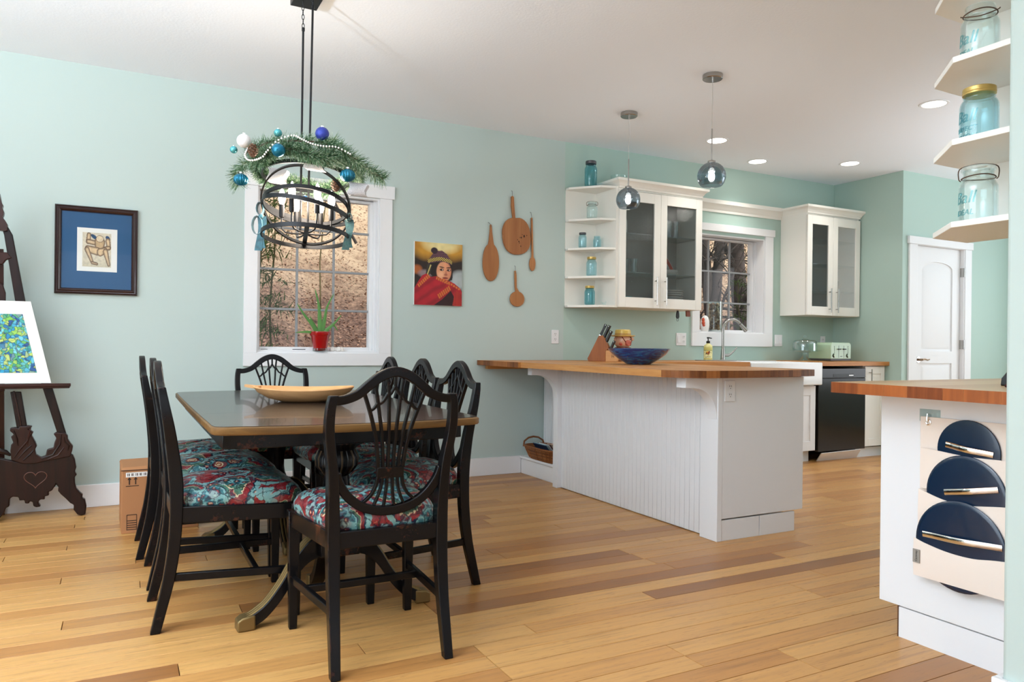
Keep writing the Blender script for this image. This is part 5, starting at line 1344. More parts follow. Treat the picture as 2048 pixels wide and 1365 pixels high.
# ================================================================ PENDANT LIGHTS
def pendant(lab, x, y, zc):
    t = thing('pendant_light', lab, 'pendant', (x, y, zc - .088), group='smoked globe pendants over the peninsula')
    obj('ceiling_canopy', MB().lathe([(.060, -.0005), (.062, -.003), (.062, -.026), (.058, -.030), (.001, -.030)], 32, (x, y, CZ)), M['nickel'], t)
    obj('strain_relief', MB().tube([(x, y, CZ - .030), (x, y, CZ - .048)], .005, 10), M['nickel'], t)
    obj('cord', MB().tube([(x, y, CZ - .045), (x + .003, y, CZ - .15), (x - .002, y, 2.46), (x, y, 2.40)], .0016, 6), plain('clear_cord', srgb(190, 188, 184), .3), t)
    obj('stem', MB().tube([(x, y, 2.405), (x, y, zc + .085)], .0048, 10), M['nickel'], t)
    obj('socket_cup', MB().lathe([(.012, .102), (.024, .096), (.0245, .086), (.021, .084), (.021, .034), (.018, .032)], 24, (x, y, zc)), M['nickel'], t)
    R = .0885; prof = [(R * sin(a), R * cos(a)) for a in [radians(14 + 118 * i / 22) for i in range(23)]]
    prof2 = [(r - .0025 if r > .01 else r, z) for r, z in prof]
    obj('glass_globe', MB().lathe(prof + [(prof[-1][0] - .003, prof[-1][1] - .002)] + prof2[::-1], 40, (x, y, zc), closed=True), M['smoke'], t, smooth=60)
    obj('bulb', MB().lathe([(.008, .034), (.012, .028), (.019, .008), (.020, -.008), (.016, -.022), (.007, -.030), (.001, -.031)], 18, (x, y, zc)), M['pend_bulb'], t, smooth=60)
    light('pendant_glow', 'POINT', (x, y, zc - .04), 5, (1, .93, .84), .03)
pendant('smoked glass globe pendant nearer the wall cabinet, the lower-hung looking one', 3.265, 4.400, 2.107)
pendant('smoked glass globe pendant over the rounded counter end, the larger looking one', 3.260, 3.530, 2.107)

# ================================================================ JARS
def curve_text(body, size, cx, cy, cz_, r, face, shear=.25):
    mb = text_mb(body, size, .0010, shear)
    mb.v = [(cx + (r + z) * cos(face + x / r), cy + (r + z) * sin(face + x / r), cz_ + y) for x, y, z in mb.v]
    return mb
VIEW = lambda x, y: math.atan2(-y, -x)
def jar(lab, x, y, z, r, h, kind, glass, text=None, group='glass jars on the open shelves', toff=0.0):
    t = thing('glass_jar', lab, 'jar', (x, y, z), group=group)
    nk = r * .80
    prof = [(.001, .004), (r * .80, .003), (r * .94, .006), (r, .016), (r, h * .66), (r * .985, h * .71), (r * .90, h * .77), (nk, h * .81), (nk * .99, h * .83), (nk * 1.04, h * .845), (nk * .98, h * .86), (nk * .98, h * .985)]
    inn = [(max(.001, q - .0035), zz + (.004 if i < 3 else 0)) for i, (q, zz) in enumerate(prof)]
    obj('glass_body', MB().lathe(prof + inn[::-1], 36, (x, y, z), closed=True), glass, t, smooth=50)
    if kind in ('zinc', 'brass'):
        m_ = M['gunmetal'] if kind == 'zinc' else M['brasslid']
        obj('screw_lid', MB().lathe([(nk * 1.03, h * .88), (nk * 1.08, h * .885), (nk * 1.06, h * .91), (nk * 1.09, h * .92), (nk * 1.06, h * .945), (nk * 1.08, h * .955), (nk * 1.06, h * .995), (nk * .98, h * 1.005), (nk * .9, h * .998), (.001, h * .998)], 32, (x, y, z)), m_, t, smooth=50)
    if kind == 'bail':
        obj('glass_lid', MB().lathe([(nk * .99, h * .975), (nk * 1.10, h * .98), (nk * 1.12, h * 1.0), (nk * 1.06, h * 1.05), (nk * .9, h * 1.065), (nk * .55, h * 1.06), (nk * .5, h * 1.075), (.001, h * 1.075)], 32, (x, y, z)), glass, t, smooth=50)
    if kind in ('bail', 'openbail'):
        v = VIEW(x, y); s = Vector((-sin(v), cos(v), 0)); f = Vector((cos(v), sin(v), 0)); c = Vector((x, y, z)); rr = nk * 1.10
        w = obj('wire_collar', MB().tube([c + Vector((rr * cos(a) * .98, rr * sin(a) * .98, h * (.865 + .012 * sin(2 * a)))) for a in [2 * pi * i / 28 for i in range(28)]], .0019, 6, closed=True), M['twig'], t)
        if kind == 'bail': pts = [c - s * rr + Vector((0, 0, h * .82)), c - s * rr * 1.12 + Vector((0, 0, h * .87)), c - s * rr * 1.08 + Vector((0, 0, h * 1.04)), c - s * rr * .4 + f * .01 + Vector((0, 0, h * 1.09)), c + s * rr * .4 + f * .01 + Vector((0, 0, h * 1.09)), c + s * rr * 1.08 + Vector((0, 0, h * 1.04)), c + s * rr * 1.12 + Vector((0, 0, h * .87)), c + s * rr + Vector((0, 0, h * .82))]
        else: pts = [c - s * rr * 1.10 + Vector((0, 0, h * .88)), c - s * rr * .95 + f * rr * .7 + Vector((0, 0, h * .80)), c + f * rr * 1.15 + Vector((0, 0, h * .735)), c + s * rr * .9 + f * rr * .75 + Vector((0, 0, h * .82)), c + s * rr * 1.10 + Vector((0, 0, h * .92))]
        obj('wire_bail', MB().tube([p[:3] for p in smooth_tab([tuple(p) for p in pts], 4)], .0018, 6), M['twig'], t)
    if text:
        for i, (tx, sz, zz) in enumerate(text):
            obj('embossed_lettering', curve_text(tx, sz, x, y, z + h * zz, r, VIEW(x, y) + toff), M['jar_deep'], t, smooth=0)
    return t
# kitchen corner shelves
jar('tall aqua jar with grey zinc lid standing on top of the open corner shelves', 3.430, 5.14, 2.352, .052, .215, 'zinc', M['jar_deep'])
jar('clear wire-bail jar on the second shelf of the kitchen corner shelves', 3.440, 5.13, 2.086, .046, .135, 'bail', M['jar_clear'])
jar('small pale aqua jar with dark lid beside a lidless blue one', 3.375, 5.17, 1.846, .034, .128, 'zinc', M['jar'])
jar('small lidless light blue jar on the middle kitchen corner shelf', 3.520, 5.17, 1.846, .034, .112, 'open', M['jar'])
jar('aqua jar with gold lid on the fourth kitchen corner shelf, above another gold-lidded one', 3.440, 5.13, 1.612, .044, .160, 'brass', M['jar'])
jar('aqua jar with gold lid on the bottom board of the kitchen corner shelves', 3.425, 5.13, 1.372, .044, .160, 'brass', M['jar_deep'])
bt_ = thing('glass_bowl', 'small clear glass bowl on top of the wall cabinet behind the tall jar', 'bowl', (3.72, 5.15, 2.413))
obj('bowl', MB().lathe([(.03, .002), (.055, .02), (.068, .05), (.070, .07), (.067, .07), (.064, .05), (.05, .022), (.001, .006)], 28, (3.72, 5.15, 2.413)), M['jar_clear'], bt_, smooth=50)
bird = thing('glass_figurine', 'tiny clear glass figurine in the bottom corner of the kitchen shelves', 'figurine', (3.535, 5.08, 1.372))
obj('body', MB().ball((3.535, 5.08, 1.386), .014, 12, 8, (1.3, .8, .9)).ball((3.552, 5.08, 1.400), .007, 10, 6).tube([(3.522, 5.08, 1.390), (3.505, 5.08, 1.403)], [.006, .002], 6), M['jar_clear'], bird)
# right-hand shelves
jar('clear wide-mouth jar with an open wire bail, topmost on the right-edge shelves', 2.33, 1.352, 1.910, .053, .185, 'openbail', M['jar_clear'], [('Ball', .052, .42), ('IDEAL', .022, .20)], toff=-.85)
jar('aqua jar with gold screw lid on the middle right-edge shelf', 2.33, 1.352, 1.664, .053, .178, 'brass', M['jar'], [('Ball', .052, .48), ('PERFECT', .020, .27), ('MASON', .022, .13)], toff=-.85)
jar('pale jar with glass lid and closed wire bail, lowest on the right-edge shelves', 2.33, 1.352, 1.418, .053, .172, 'bail', M['jar_clear'], [('Ball', .052, .48), ('IDEAL', .024, .22)], toff=-.85)

# ================================================================ CABINET CONTENTS
O3 = ('leftmost', 'middle', 'rightmost'); O2 = ('left', 'right')
ORD = ('lowest', 'second lowest', 'third lowest', 'fourth lowest', 'fifth lowest', 'third from top', 'second from top', 'topmost')
def tumbler(lab, x, y, z, r=.034, h=.12, grp='glasses in the wall cabinets'):
    mb = MB().lathe([(.001, .003), (r * .78, .002), (r * .8, .006), (r, h), (r - .002, h), (r * .78 - .002, .010), (.001, .010)], 20, (x, y, z))
    return single('drinking_glass', mb, M['tumbler'], lab, 'glass', (x, y, z), grp, smooth=50)
for i, x in enumerate((3.70, 3.775, 3.845)): tumbler(O3[i] + ' clear tumbler on the middle shelf behind the door beside the corner shelves', x, 5.09 + .03 * (i % 2), 1.660)
for i, x in enumerate((4.155, 4.225, 4.300)): tumbler(O3[i] + ' tall clear glass on the upper shelf behind the door beside the sink window', x, 5.10, 1.985, .028, .15, 'tall glasses on the upper cabinet shelf')
for i, x in enumerate((5.93, 6.00)): tumbler(O2[i] + '-hand clear glass behind the left door of the corner cabinet', x, 5.10, 1.865, .030, .14, 'glasses in the corner cabinet, left')
for i, x in enumerate((6.30, 6.37)): tumbler(O2[i] + '-hand clear glass behind the right door of the corner cabinet', x, 5.10, 1.605, .032, .11, 'glasses in the corner cabinet, right')
def plate(lab, x, y, z, r, mat, grp):
    return single('plate', MB().lathe([(.001, .001), (r * .6, .001), (r * .68, .004), (r, .014), (r * .99, .016), (r * .66, .008), (.001, .006)], 32, (x, y, z)), mat, lab, 'plate', (x, y, z), grp, smooth=50)
for i in range(8): plate(ORD[i] + ' white dinner plate of the stack in the ribbed-glass cabinet', 4.245, 5.105, 1.376 + i * .0190, .118, M['plate'], 'stack of dinner plates')
for i in range(3): plate(('largest bottom', 'middle', 'smallest top')[i] + ' white platter under the tilted red-patterned bowl', 4.215 + .012 * i, 5.12, 1.661 + i * .014, .105 - .012 * i, M['plate'], 'platters on the middle shelf')
rb = thing('red_rimmed_bowl', 'white bowl with a red pattern tilted on the platters in the cabinet', 'bowl', (4.21, 5.12, 1.705))
mb = MB().lathe([(.03, 0), (.055, .02), (.072, .045), (.070, .047), (.052, .023), (.001, .006)], 28, (0, 0, 0)); mb.xf(Matrix.Translation((4.20, 5.12, 1.742)) @ Matrix.Rotation(radians(55), 4, 'Y') @ Matrix.Rotation(radians(30), 4, 'X'))
obj('bowl', mb, M['plate'], rb, smooth=50)
mb = MB().lathe([(.056, .0215), (.072, .0445), (.0735, .0445), (.0575, .0205)], 28, (0, 0, 0), closed=True); mb.xf(Matrix.Translation((4.20, 5.12, 1.742)) @ Matrix.Rotation(radians(55), 4, 'Y') @ Matrix.Rotation(radians(30), 4, 'X'))
obj('red_band', mb, plain('red_glaze', srgb(206, 66, 50), .3), rb, smooth=50)
single('mug', MB().lathe([(.001, .002), (.04, .002), (.042, .01), (.042, .085), (.038, .085), (.038, .012), (.001, .010)], 24, (3.80, 5.12, 1.376)).tube([(3.842, 5.12, 1.395), (3.868, 5.12, 1.40), (3.872, 5.12, 1.43), (3.842, 5.12, 1.445)], .006, 8), plain('teal_glaze', srgb(120, 186, 190), .25), 'teal mug on the cabinet floor behind the ribbed glass', 'mug', (3.80, 5.12, 1.376), smooth=50)
single('serving_dish', MB().lathe([(.001, .001), (.05, .001), (.07, .03), (.066, .03), (.046, .006), (.001, .006)], 24, (3.715, 5.10, 1.376)), plain('tan_glaze', srgb(190, 150, 130), .4), 'small tan dish on the cabinet floor by the corner shelves', 'dish', (3.715, 5.10, 1.376), smooth=50)
single('canister', MB().lathe([(.001, .001), (.045, .001), (.048, .01), (.048, .11), (.040, .13), (.001, .135)], 24, (3.735, 5.12, 1.985)), M['plate'], 'white canister on the top shelf behind the ribbed door', 'canister', (3.735, 5.12, 1.985), smooth=50)
# things hanging below the cabinet
hk = thing('hanging_opener', 'black bottle opener hanging under the ribbed-glass cabinet', 'opener', (4.335, 5.1, 1.26))
obj('handle', MB().loft([[(4.335 + a * w, 5.1 + b * .005, z) for a, b in ((-1, -1), (1, -1), (1, 1), (-1, 1))] for z, w in ((1.355, .008), (1.33, .016), (1.30, .018), (1.285, .010))]), M['black_pl'], hk, bevel=.003)
obj('ring', MB().tube([(4.335 + .010 * cos(a), 5.1, 1.275 + .013 * sin(a)) for a in [2 * pi * i / 16 for i in range(16)]], .002, 6, closed=True), M['gunmetal'], hk)
hk2 = thing('hanging_scraper', 'short brown wooden handle hanging under the cabinet near the window', 'utensil', (4.45, 5.1, 1.30))
obj('handle', MB().loft([[(4.45 + a * .022 + (1.355 - z) * .08, 5.1 + b * .008, z) for a, b in ((-1, -1), (1, -1), (1, 1), (-1, 1))] for z in (1.355, 1.305)]), plain('red_brown_wood', srgb(132, 70, 44), .5), hk2, bevel=.003)
obj('ferrule', MB().box(4.432, 5.093, 1.348, 4.468, 5.107, 1.3555), M['gunmetal'], hk2)

# ================================================================ ON THE COUNTERS
# knife block
kb = thing('knife_block', 'wooden knife block full of black-handled knives on the counter', 'knife block', (3.40, 4.88, CT1), radians(-42))
K = dict(parent=kb, world=False)
side = [(-.150, .0), (.115, .0), (.115, .085), (-.005, .215), (-.055, .215), (-.165, .030)]
blk = wood('acacia_block', srgb(170, 104, 56), srgb(112, 62, 32), 'z', .4)
side = [(-.115, 0), (.02, 0), (.02, .07), (.045, .11), (.0, .205), (-.035, .205), (-.125, .02)]
obj('block', MB().prism(side, -.055, .055, 'y'), blk, bevel=.004, **K)
obj('front_block', MB().prism([(.020, 0), (.110, 0), (.110, .02), (.055, .088), (.020, .088)], -.055, .055, 'y'), M['doughwood'], bevel=.003, **K)
dirv = Vector((.42, 0, .91)).normalized()
def knife(px, py, pz, L, w, kind=0):
    a = Vector((px, py, pz)); b = a + dirv * L
    s = Vector((0, 1, 0)) * .0065; n_ = Vector((dirv.z, 0, -dirv.x)) * w
    h = obj('knife', MB().loft([[a - s - n_, a + s - n_, a + s + n_, a - s + n_], [a.lerp(b, .5) - s - n_ * .8, a.lerp(b, .5) + s - n_ * .8, a.lerp(b, .5) + s + n_ * .8, a.lerp(b, .5) - s + n_ * .8], [b - s - n_, b + s - n_, b + s + n_, b - s + n_]]), M['black_pl'], bevel=.003, **K)
    obj('bolster', MB().loft([[a - dirv * .012 + q for q in (-s - n_, s - n_, s + n_, -s + n_)], [a + q * 1.03 for q in (-s - n_, s - n_, s + n_, -s + n_)]]), M['chrome'], h, world=False)
    obj('rivet', MB().tube([a.lerp(b, .92) - s * 1.08, a.lerp(b, .92) + s * 1.08], .004, 8), M['chrome'], h, world=False)
knife(-.022, -.035, .208, .095, .011)
for i, (x, z) in enumerate(((.000, .190), (.018, .155))):
    for j in range(4): knife(x, -.040 + .026 * j, z, .105 - .01 * i, .010)
for j in range(6): knife(.052, -.045 + .018 * j, .094, .075, .008)
mb = text_mb('H', .028, .0003); mb.v = [(.1105 + z, x, .030 + y) for x, y, z in mb.v]
mk = MB().tube([(.070, -.0555, .028), (.070, -.0555, .058), (.083, -.0555, .058), (.083, -.0555, .028)], .0012, 5).tube([(.066, -.0555, .042), (.088, -.0555, .042)], .0012, 5)
obj('burned_mark', mk, M['card_dk'], **K)
# pig cookie jar
pg = thing('pig_cookie_jar', 'ceramic pig-head cookie jar with a yellow straw hat behind the blue bowl', 'jar', (3.62, 4.93, CT1), radians(-20))
K = dict(parent=pg, world=False)
pink = plain('pink_glaze', srgb(226, 178, 150), .2, 0, .4); brown = plain('brown_glaze', srgb(122, 50, 34), .2, 0, .4); yel = plain('straw_yellow', srgb(214, 182, 92), .35)
obj('shoulders', MB().lathe([(.001, .002), (.070, .002), (.083, .02), (.086, .05), (.078, .08), (.062, .095), (.001, .097)], 32, (0, 0, 0)), pink, smooth=50, **K)
obj('vest', MB().lathe([(.0845, .020), (.0880, .05), (.0800, .08), (.0655, .092), (.064, .090), (.078, .078), (.0855, .05), (.082, .022)], 32, (0, 0, 0), closed=True), brown, smooth=50, **K)
obj('collar', MB().tube([(.066 * cos(a), .066 * sin(a), .098) for a in [2 * pi * i / 32 for i in range(32)]], .007, 8, closed=True), pink, **K)
obj('scarf', MB().tube([(.060 * cos(a), .060 * sin(a), .106) for a in [2 * pi * i / 32 for i in range(32)]], .008, 8, closed=True), brown, **K)
obj('head', MB().ball((0, 0, .165), .072, 28, 18, (1.0, 1.0, .95)), pink, smooth=60, **K)
obj('snout', MB().tube([(.02, -.055, .150), (.028, -.085, .148)], [.026, .022], 16), plain('rosy_glaze', srgb(206, 110, 92), .2, 0, .4), bevel=.004, **K)
for s in (-1, 1): obj('nostril', MB().ball((.029 + s * .008, -.0855, .149), .0035, 8, 6, (1, .5, 1.3)), brown, **K)
for x in (-.004, .046): obj('eye', MB().ball((x, -.062 + abs(x - .02) * .25, .176), .0055, 8, 6), M['black_pl'], **K)
for s in (-1, 1): obj('ear', MB().loft([[(s * .058 + .0, -.02 + y, z) for y, z in ((-.018, .165), (.0, .160), (.006, .200), (-.012, .205))], [(s * .084, -.03 + y, z) for y, z in ((-.008, .172), (.0, .170), (.004, .185), (-.006, .188))]]), pink, bevel=.004, **K)
obj('cheek', MB().ball((-.030, -.050, .142), .016, 12, 8), plain('rosy_cheek', srgb(208, 100, 84), .25), **K)
obj('strap', MB().tube([(.05, -.048, .205), (.064, -.035, .17), (.05, -.05, .128)], .004, 6).tube([(-.03, -.062, .205), (.0, -.073, .16), (.012, -.066, .128)], .004, 6), brown, **K)
ht = obj('straw_hat', MB().lathe([(.001, .200), (.085, .200), (.100, .206), (.100, .211), (.084, .210), (.066, .212), (.063, .250), (.056, .257), (.001, .259)], 36, (0, 0, 0)), yel, smooth=40, **K)
obj('hat_band', MB().lathe([(.066, .213), (.0675, .213), (.066, .226), (.0645, .226)], 36, (0, 0, 0), closed=True), plain('band_ochre', srgb(176, 132, 62), .4), ht, world=False)
# blue glass bowl
t_ = NT('swirled_blue_glass'); c_ = t_.coord('Object', (2, 2, 14)); nz_ = t_.n('TexNoise', Scale=3.0, Detail=3.0, Distortion=2.5); t_.link(c_.outputs[0], nz_.inputs['Vector'])
t_.P(Base__Color=t_.ramp(nz_.outputs['Fac'], [(.3, srgb(12, 30, 92)), (.5, srgb(20, 70, 150)), (.62, srgb(40, 130, 186)), (.75, srgb(22, 40, 110))]), Roughness=.08, Coat__Weight=.6)
t_.set(t_.bsdf, 'Transmission Weight', .25)
single('glass_bowl', MB().lathe([(.001, .0), (.075, .0), (.082, .004), (.135, .035), (.180, .068), (.206, .100), (.209, .108), (.205, .108), (.174, .070), (.130, .039), (.08, .010), (.001, .008)], 56, (3.085, 4.02, CT1)), t_.m, 'wide swirled blue glass bowl on the peninsula counter', 'bowl', (3.085, 4.02, CT1), smooth=60)
# soap bottle
def label_fn(x, y):
    C = np.zeros(x.shape + (3,)) + np.array(srgb(240, 236, 178))
    C = lay(C, y > .78, (208, 206, 120)); C = lay(C, (y > .74) & (y < .79), (120, 130, 60))
    for cx, cy, r, col in ((.40, .58, .13, (206, 150, 40)), (.55, .50, .12, (150, 60, 40)), (.34, .48, .09, (110, 60, 40)), (.62, .62, .10, (120, 40, 44)), (.47, .66, .07, (236, 196, 70)), (.50, .40, .06, (176, 112, 40))): C = lay(C, ell(x, y, cx, cy, r, r * .75) < 1, col)
    for i in range(14):
        rg_ = random.Random(i); C = lay(C, ell(x, y, rg_.random(), rg_.random() * .7, .05, .02, rg_.random() * 3) < 1, (126, 150, 84))
    C = lay(C, (y > .16) & (y < .22) & (x > .2) & (x < .8) & ((np.floor(x * 40) % 3) > 0), (96, 84, 60)); C = lay(C, (y < .08), (214, 196, 110))
    return C
sp = thing('soap_bottle', 'yellow botanical-label soap bottle with black pump behind the sink', 'bottle', (4.655, 5.06, .9215))
K = dict(parent=sp, world=False)
cyl = obj('bottle', MB().lathe([(.001, .0), (.036, .0), (.0385, .004), (.0385, .118), (.034, .132), (.018, .142), (.014, .150), (.001, .151)], 32, (0, 0, 0)), plain('soap_yellow', srgb(224, 220, 150), .3), smooth=50, **K)
lb = painted('label', 48, 40, 1, 1, label_fn, M['col'], sp)
v0 = VIEW(4.655, 5.06)
for v in lb.data.vertices:
    a = v0 + v.co.x * 2.3; v.co = Vector((.0389 * cos(a), .0389 * sin(a), .006 + (v.co.z + .5) * .106))
obj('pump_collar', MB().lathe([(.0155, .150), (.0165, .152), (.0165, .168), (.008, .172), (.001, .173)], 20, (0, 0, 0)), M['black_pl'], **K)
obj('pump_head', MB().tube([(0, 0, .172), (0, 0, .196)], .0045, 8).tube([(-.010, 0, .198), (.006, 0, .199), (.034, -.01, .194)], [.0075, .0065, .004], 8), M['black_pl'], **K)
# cake stand
ck = thing('cake_stand', 'clear glass domed cake stand near the sink corner', 'cake stand', (5.80, 4.98, CT1))
K = dict(parent=ck, world=False)
obj('foot_and_plate', MB().lathe([(.001, .0), (.062, .0), (.060, .006), (.035, .025), (.018, .055), (.020, .078), (.10, .088), (.150, .098), (.152, .103), (.098, .094), (.001, .092)], 40, (0, 0, 0)), M['jar_clear'], smooth=50, **K)
obj('dome', MB().lathe([(.112, .095), (.113, .165), (.106, .188), (.090, .198), (.030, .203), (.018, .206), (.018, .203), (.088, .194), (.103, .185), (.109, .164), (.109, .095)], 40, (0, 0, 0), closed=True), M['clear'], smooth=50, **K)
obj('knob', MB().lathe([(.036, .203), (.038, .210), (.016, .213), (.010, .218)], 24, (0, 0, 0)).ball((0, 0, .234), .017, 18, 12), M['jar_clear'], smooth=50, **K)
# toaster
ts = thing('toaster', 'sage green four-slot toaster in the kitchen corner', 'toaster', (6.105, 4.945, CT1), radians(-3))
K = dict(parent=ts, world=False)
rr = lambda x0, x1, z0, z1, r: [(x0 + r - r * cos(a), z1 - r + r * sin(a)) for a in [pi / 2 * k / 6 for k in range(7)]] + [(x1 - r + r * sin(a), z1 - r + r * cos(a)) for a in [pi / 2 * k / 6 for k in range(7)]] + [(x1, z0), (x0, z0)]
obj('shell', MB().prism(rr(-.135, .135, .022, .180, .030), -.135, .135, 'y'), M['sage'], bevel=.006, seg=3, **K)
obj('base', MB().prism(rr(-.137, .137, .006, .024, .004), -.137, .137, 'y'), M['gunmetal'], bevel=.002, **K)
for x in (-.06, .06):
    for dy in (-.05, .05): obj('slot', MB().box(x - .038, dy - .014 if False else -.105, .1795, x + .038, .105, .1806) if dy < 0 else MB().box(x - .016, -.105, .180, x + .016, .105, .1812), M['black_pl'], smooth=0, **K)
fc_ = lambda *a: MB().box(*a)
for x in (-.030, .038):
    obj('lever_track', fc_(x - .0015, -.1362, .035, x + .0015, -.1348, .150), M['gunmetal'], smooth=0, **K)
    obj('lever', fc_(x - .018, -.152, .112, x + .018, -.136, .122), M['black_pl'], bevel=.003, **K)
for x in (-.088, .092):
    obj('dial', MB().tube([(x, -.1345, .055), (x, -.148, .055)], .015, 20), M['sage'], **K)
    obj('dial_mark', MB().tube([(x + .017 * cos(a), -.137, .055 + .019 * sin(a)) for a in [radians(110 + 140 * i / 8) for i in range(9)]], .004, 6), M['black_pl'], **K)
    for k in range(5): obj('button', MB().ball((x, -.136, .085 + .014 * k), .0035, 8, 6), M['gunmetal'], **K)
obj('name_badge', fc_(-.010, -.1362, .045, .018, -.1350, .050), M['gunmetal'], smooth=0, **K)
obj('power_cord', MB().tube([(.02, .137, .05), (.06, .19, .06), (.10, .22, .10), (.23, .20, .155)], .004, 6), M['black_pl'], **K)

# ================================================================ WINDOW SILLS
al = thing('aloe_plant', 'aloe plant in a glossy red pot on the window sill', 'potted plant', (1.253, WY - .0, .975))
al.location = (1.250, WY + .01, .975)
K = dict(parent=al, world=False)
obj('saucer', MB().lathe([(.001, 0), (.045, 0), (.052, .006), (.052, .022), (.049, .022), (.048, .006), (.001, .005)], 32, (0, 0, 0)), M['clear'], smooth=50, **K)
obj('pot', MB().lathe([(.001, .006), (.043, .006), (.047, .012), (.062, .105), (.066, .112), (.072, .118), (.072, .140), (.067, .142), (.064, .136), (.060, .118), (.001, .116)], 36, (0, 0, 0)), M['red_pot'], smooth=50, **K)
obj('soil', MB().lathe([(.001, .122), (.060, .120), (.060, .112)], 24, (0, 0, 0)), M['soil'], **K)
for pts, w in (([(0, 0, .12), (-.005, 0, .22), (-.012, .005, .33), (-.040, .005, .445)], .018), ([(.012, 0, .12), (.03, .005, .22), (.050, .01, .32), (.098, .01, .415)], .014), ([(-.015, 0, .12), (-.06, -.01, .19), (-.12, -.02, .26), (-.168, -.02, .335)], .015),
               ([(.015, -.01, .12), (.06, -.02, .17), (.10, -.03, .21), (.142, -.03, .262)], .013), ([(.01, .01, .12), (.05, .0, .16), (.09, -.02, .185), (.118, -.02, .150)], .013), ([(-.02, .0, .12), (-.07, -.02, .135), (-.13, -.03, .136), (-.178, -.03, .130)], .012),
               ([(-.01, .01, .12), (-.035, .01, .18), (-.06, .01, .22), (-.07, .01, .25)], .010), ([(.0, .015, .12), (.02, .02, .19), (.024, .02, .24)], .010)):
    P = [Vector(q) for q in smooth_tab(pts, 4)]; n_ = len(P); rings = []
    for i, p in enumerate(P):
        u = i / (n_ - 1); ww = w * (1 - u) ** .75 + .0012; tdir = (P[min(i + 1, n_ - 1)] - P[max(0, i - 1)]).normalized(); s = tdir.cross(Vector((0, -1, .2))).normalized(); n2_ = s.cross(tdir).normalized()
        rings.append([p + s * ww, p + n2_ * ww * .25, p - s * ww, p - n2_ * ww * .45])
    obj('leaf', MB().loft(rings), M['aloe'], smooth=40, **K)
cr = thing('crumpled_tissue', 'crumpled white tissue with grey streaks on the tall window sill', 'tissue', (1.375, WY + .03, .975))
mb = MB(); rg = random.Random(2)
for k in range(4):
    o_ = len(mb.v); mb.ball((-.03 + .022 * k, rg.uniform(-.01, .01), .014), .019, 10, 7, (1, .8, .75 + .3 * rg.random()))
    for i in range(o_, len(mb.v)): q = mb.v[i]; mb.v[i] = (q[0] + rg.uniform(-.003, .003), q[1] + rg.uniform(-.003, .003), max(.0005, q[2] + rg.uniform(-.003, .003)))
obj('tissue', mb, M['paper'], cr, world=False, smooth=25)
# kitchen window sill: rooster figurine and jar of stones
ro = thing('rooster_figurine', 'small white ceramic hen with red comb on the kitchen window sill', 'figurine', (4.845, WY + .035, 1.184))
K = dict(parent=ro, world=False)
obj('body', MB().lathe([(.001, 0), (.030, .0), (.036, .02), (.042, .06), (.040, .10), (.030, .13), (.014, .148), (.001, .152)], 28, (.012, 0, 0)), M['plate'], smooth=60, **K)
obj('comb', MB().ball((-.026, -.018, .108), .020, 12, 8, (.8, .7, 1)).ball((-.026, -.020, .080), .021, 12, 8, (.8, .7, 1)).ball((-.020, -.020, .058), .014, 10, 8), plain('red_orange_glaze', srgb(206, 82, 48), .2, 0, .4), **K)
js = thing('stone_jar', 'clear glass vase filled with brown pebbles on the kitchen window sill', 'vase', (5.000, WY + .055, 1.184))
K = dict(parent=js, world=False)
obj('glass', MB().lathe([(.001, .0), (.066, .0), (.068, .004), (.068, .285), (.065, .285), (.065, .022), (.001, .020)], 36, (0, 0, 0)), M['clear'], smooth=50, **K)
rg = random.Random(4); stone_m = NT('pebble_mix'); oi = stone_m.n('ObjectInfo'); stone_m.P(Base__Color=stone_m.ramp(oi.outputs['Random'], [(0, srgb(70, 44, 26)), (.35, srgb(130, 86, 52)), (.6, srgb(96, 66, 46)), (.8, srgb(176, 136, 96)), (1, srgb(200, 180, 156))]), Roughness=.45)
ico = MB().ball((0, 0, 0), .017, 8, 6, (1.1, .85, .7)); st0 = None
for k in range(120):
    zz = .032 + .245 * (k // 10) / 12 + rg.uniform(-.004, .004); a = 2 * pi * (k % 10) / 10 + rg.random() * .5; r_ = .045 + rg.uniform(-.008, .003)
    if k % 10 == 9: r_ = .012
    if st0 is None: st0 = obj('pebble', ico, stone_m.m, smooth=60, **K); o = st0
    else: o = st0.copy(); COL.objects.link(o); o.parent = js
    o.location = (r_ * cos(a), r_ * sin(a), zz); o.rotation_euler = (rg.random() * 3, rg.random() * 3, rg.random() * 3); s_ = rg.uniform(.75, 1.15); o.scale = (s_, s_, s_)

# ================================================================ BASKET IN THE NICHE
bk = thing('wicker_basket', 'brown wicker basket with bent-wood handles in the peninsula niche', 'basket', (2.946, 4.96, .1425), 0)
K = dict(parent=bk, world=False)
def basket_ring(sx, sy, z): return [(sx * math.copysign(abs(cos(a)) ** .45, cos(a)), sy * math.copysign(abs(sin(a)) ** .45, sin(a)), z) for a in [2 * pi * i / 48 for i in range(48)]]
obj('base', MB().loft([basket_ring(.085, .185, .001), basket_ring(.087, .187, .010)]), M['wicker'], **K)
for k in range(10):
    u = k / 9; obj('weave', MB().tube(basket_ring(.088 + .028 * u, .188 + .042 * u, .012 + .080 * u), .0052, 6, closed=True), M['wicker'], **K)
for a in range(28):
    q0 = basket_ring(.092, .192, .010)[int(a * 48 / 28)]; q1 = basket_ring(.121, .235, .095)[int(a * 48 / 28)]
    obj('stake', MB().tube([q0, q1], .0035, 5), M['wicker'], **K)
obj('rim', MB().tube(basket_ring(.120, .234, .098), .0085, 8, closed=True), M['wicker'], **K)
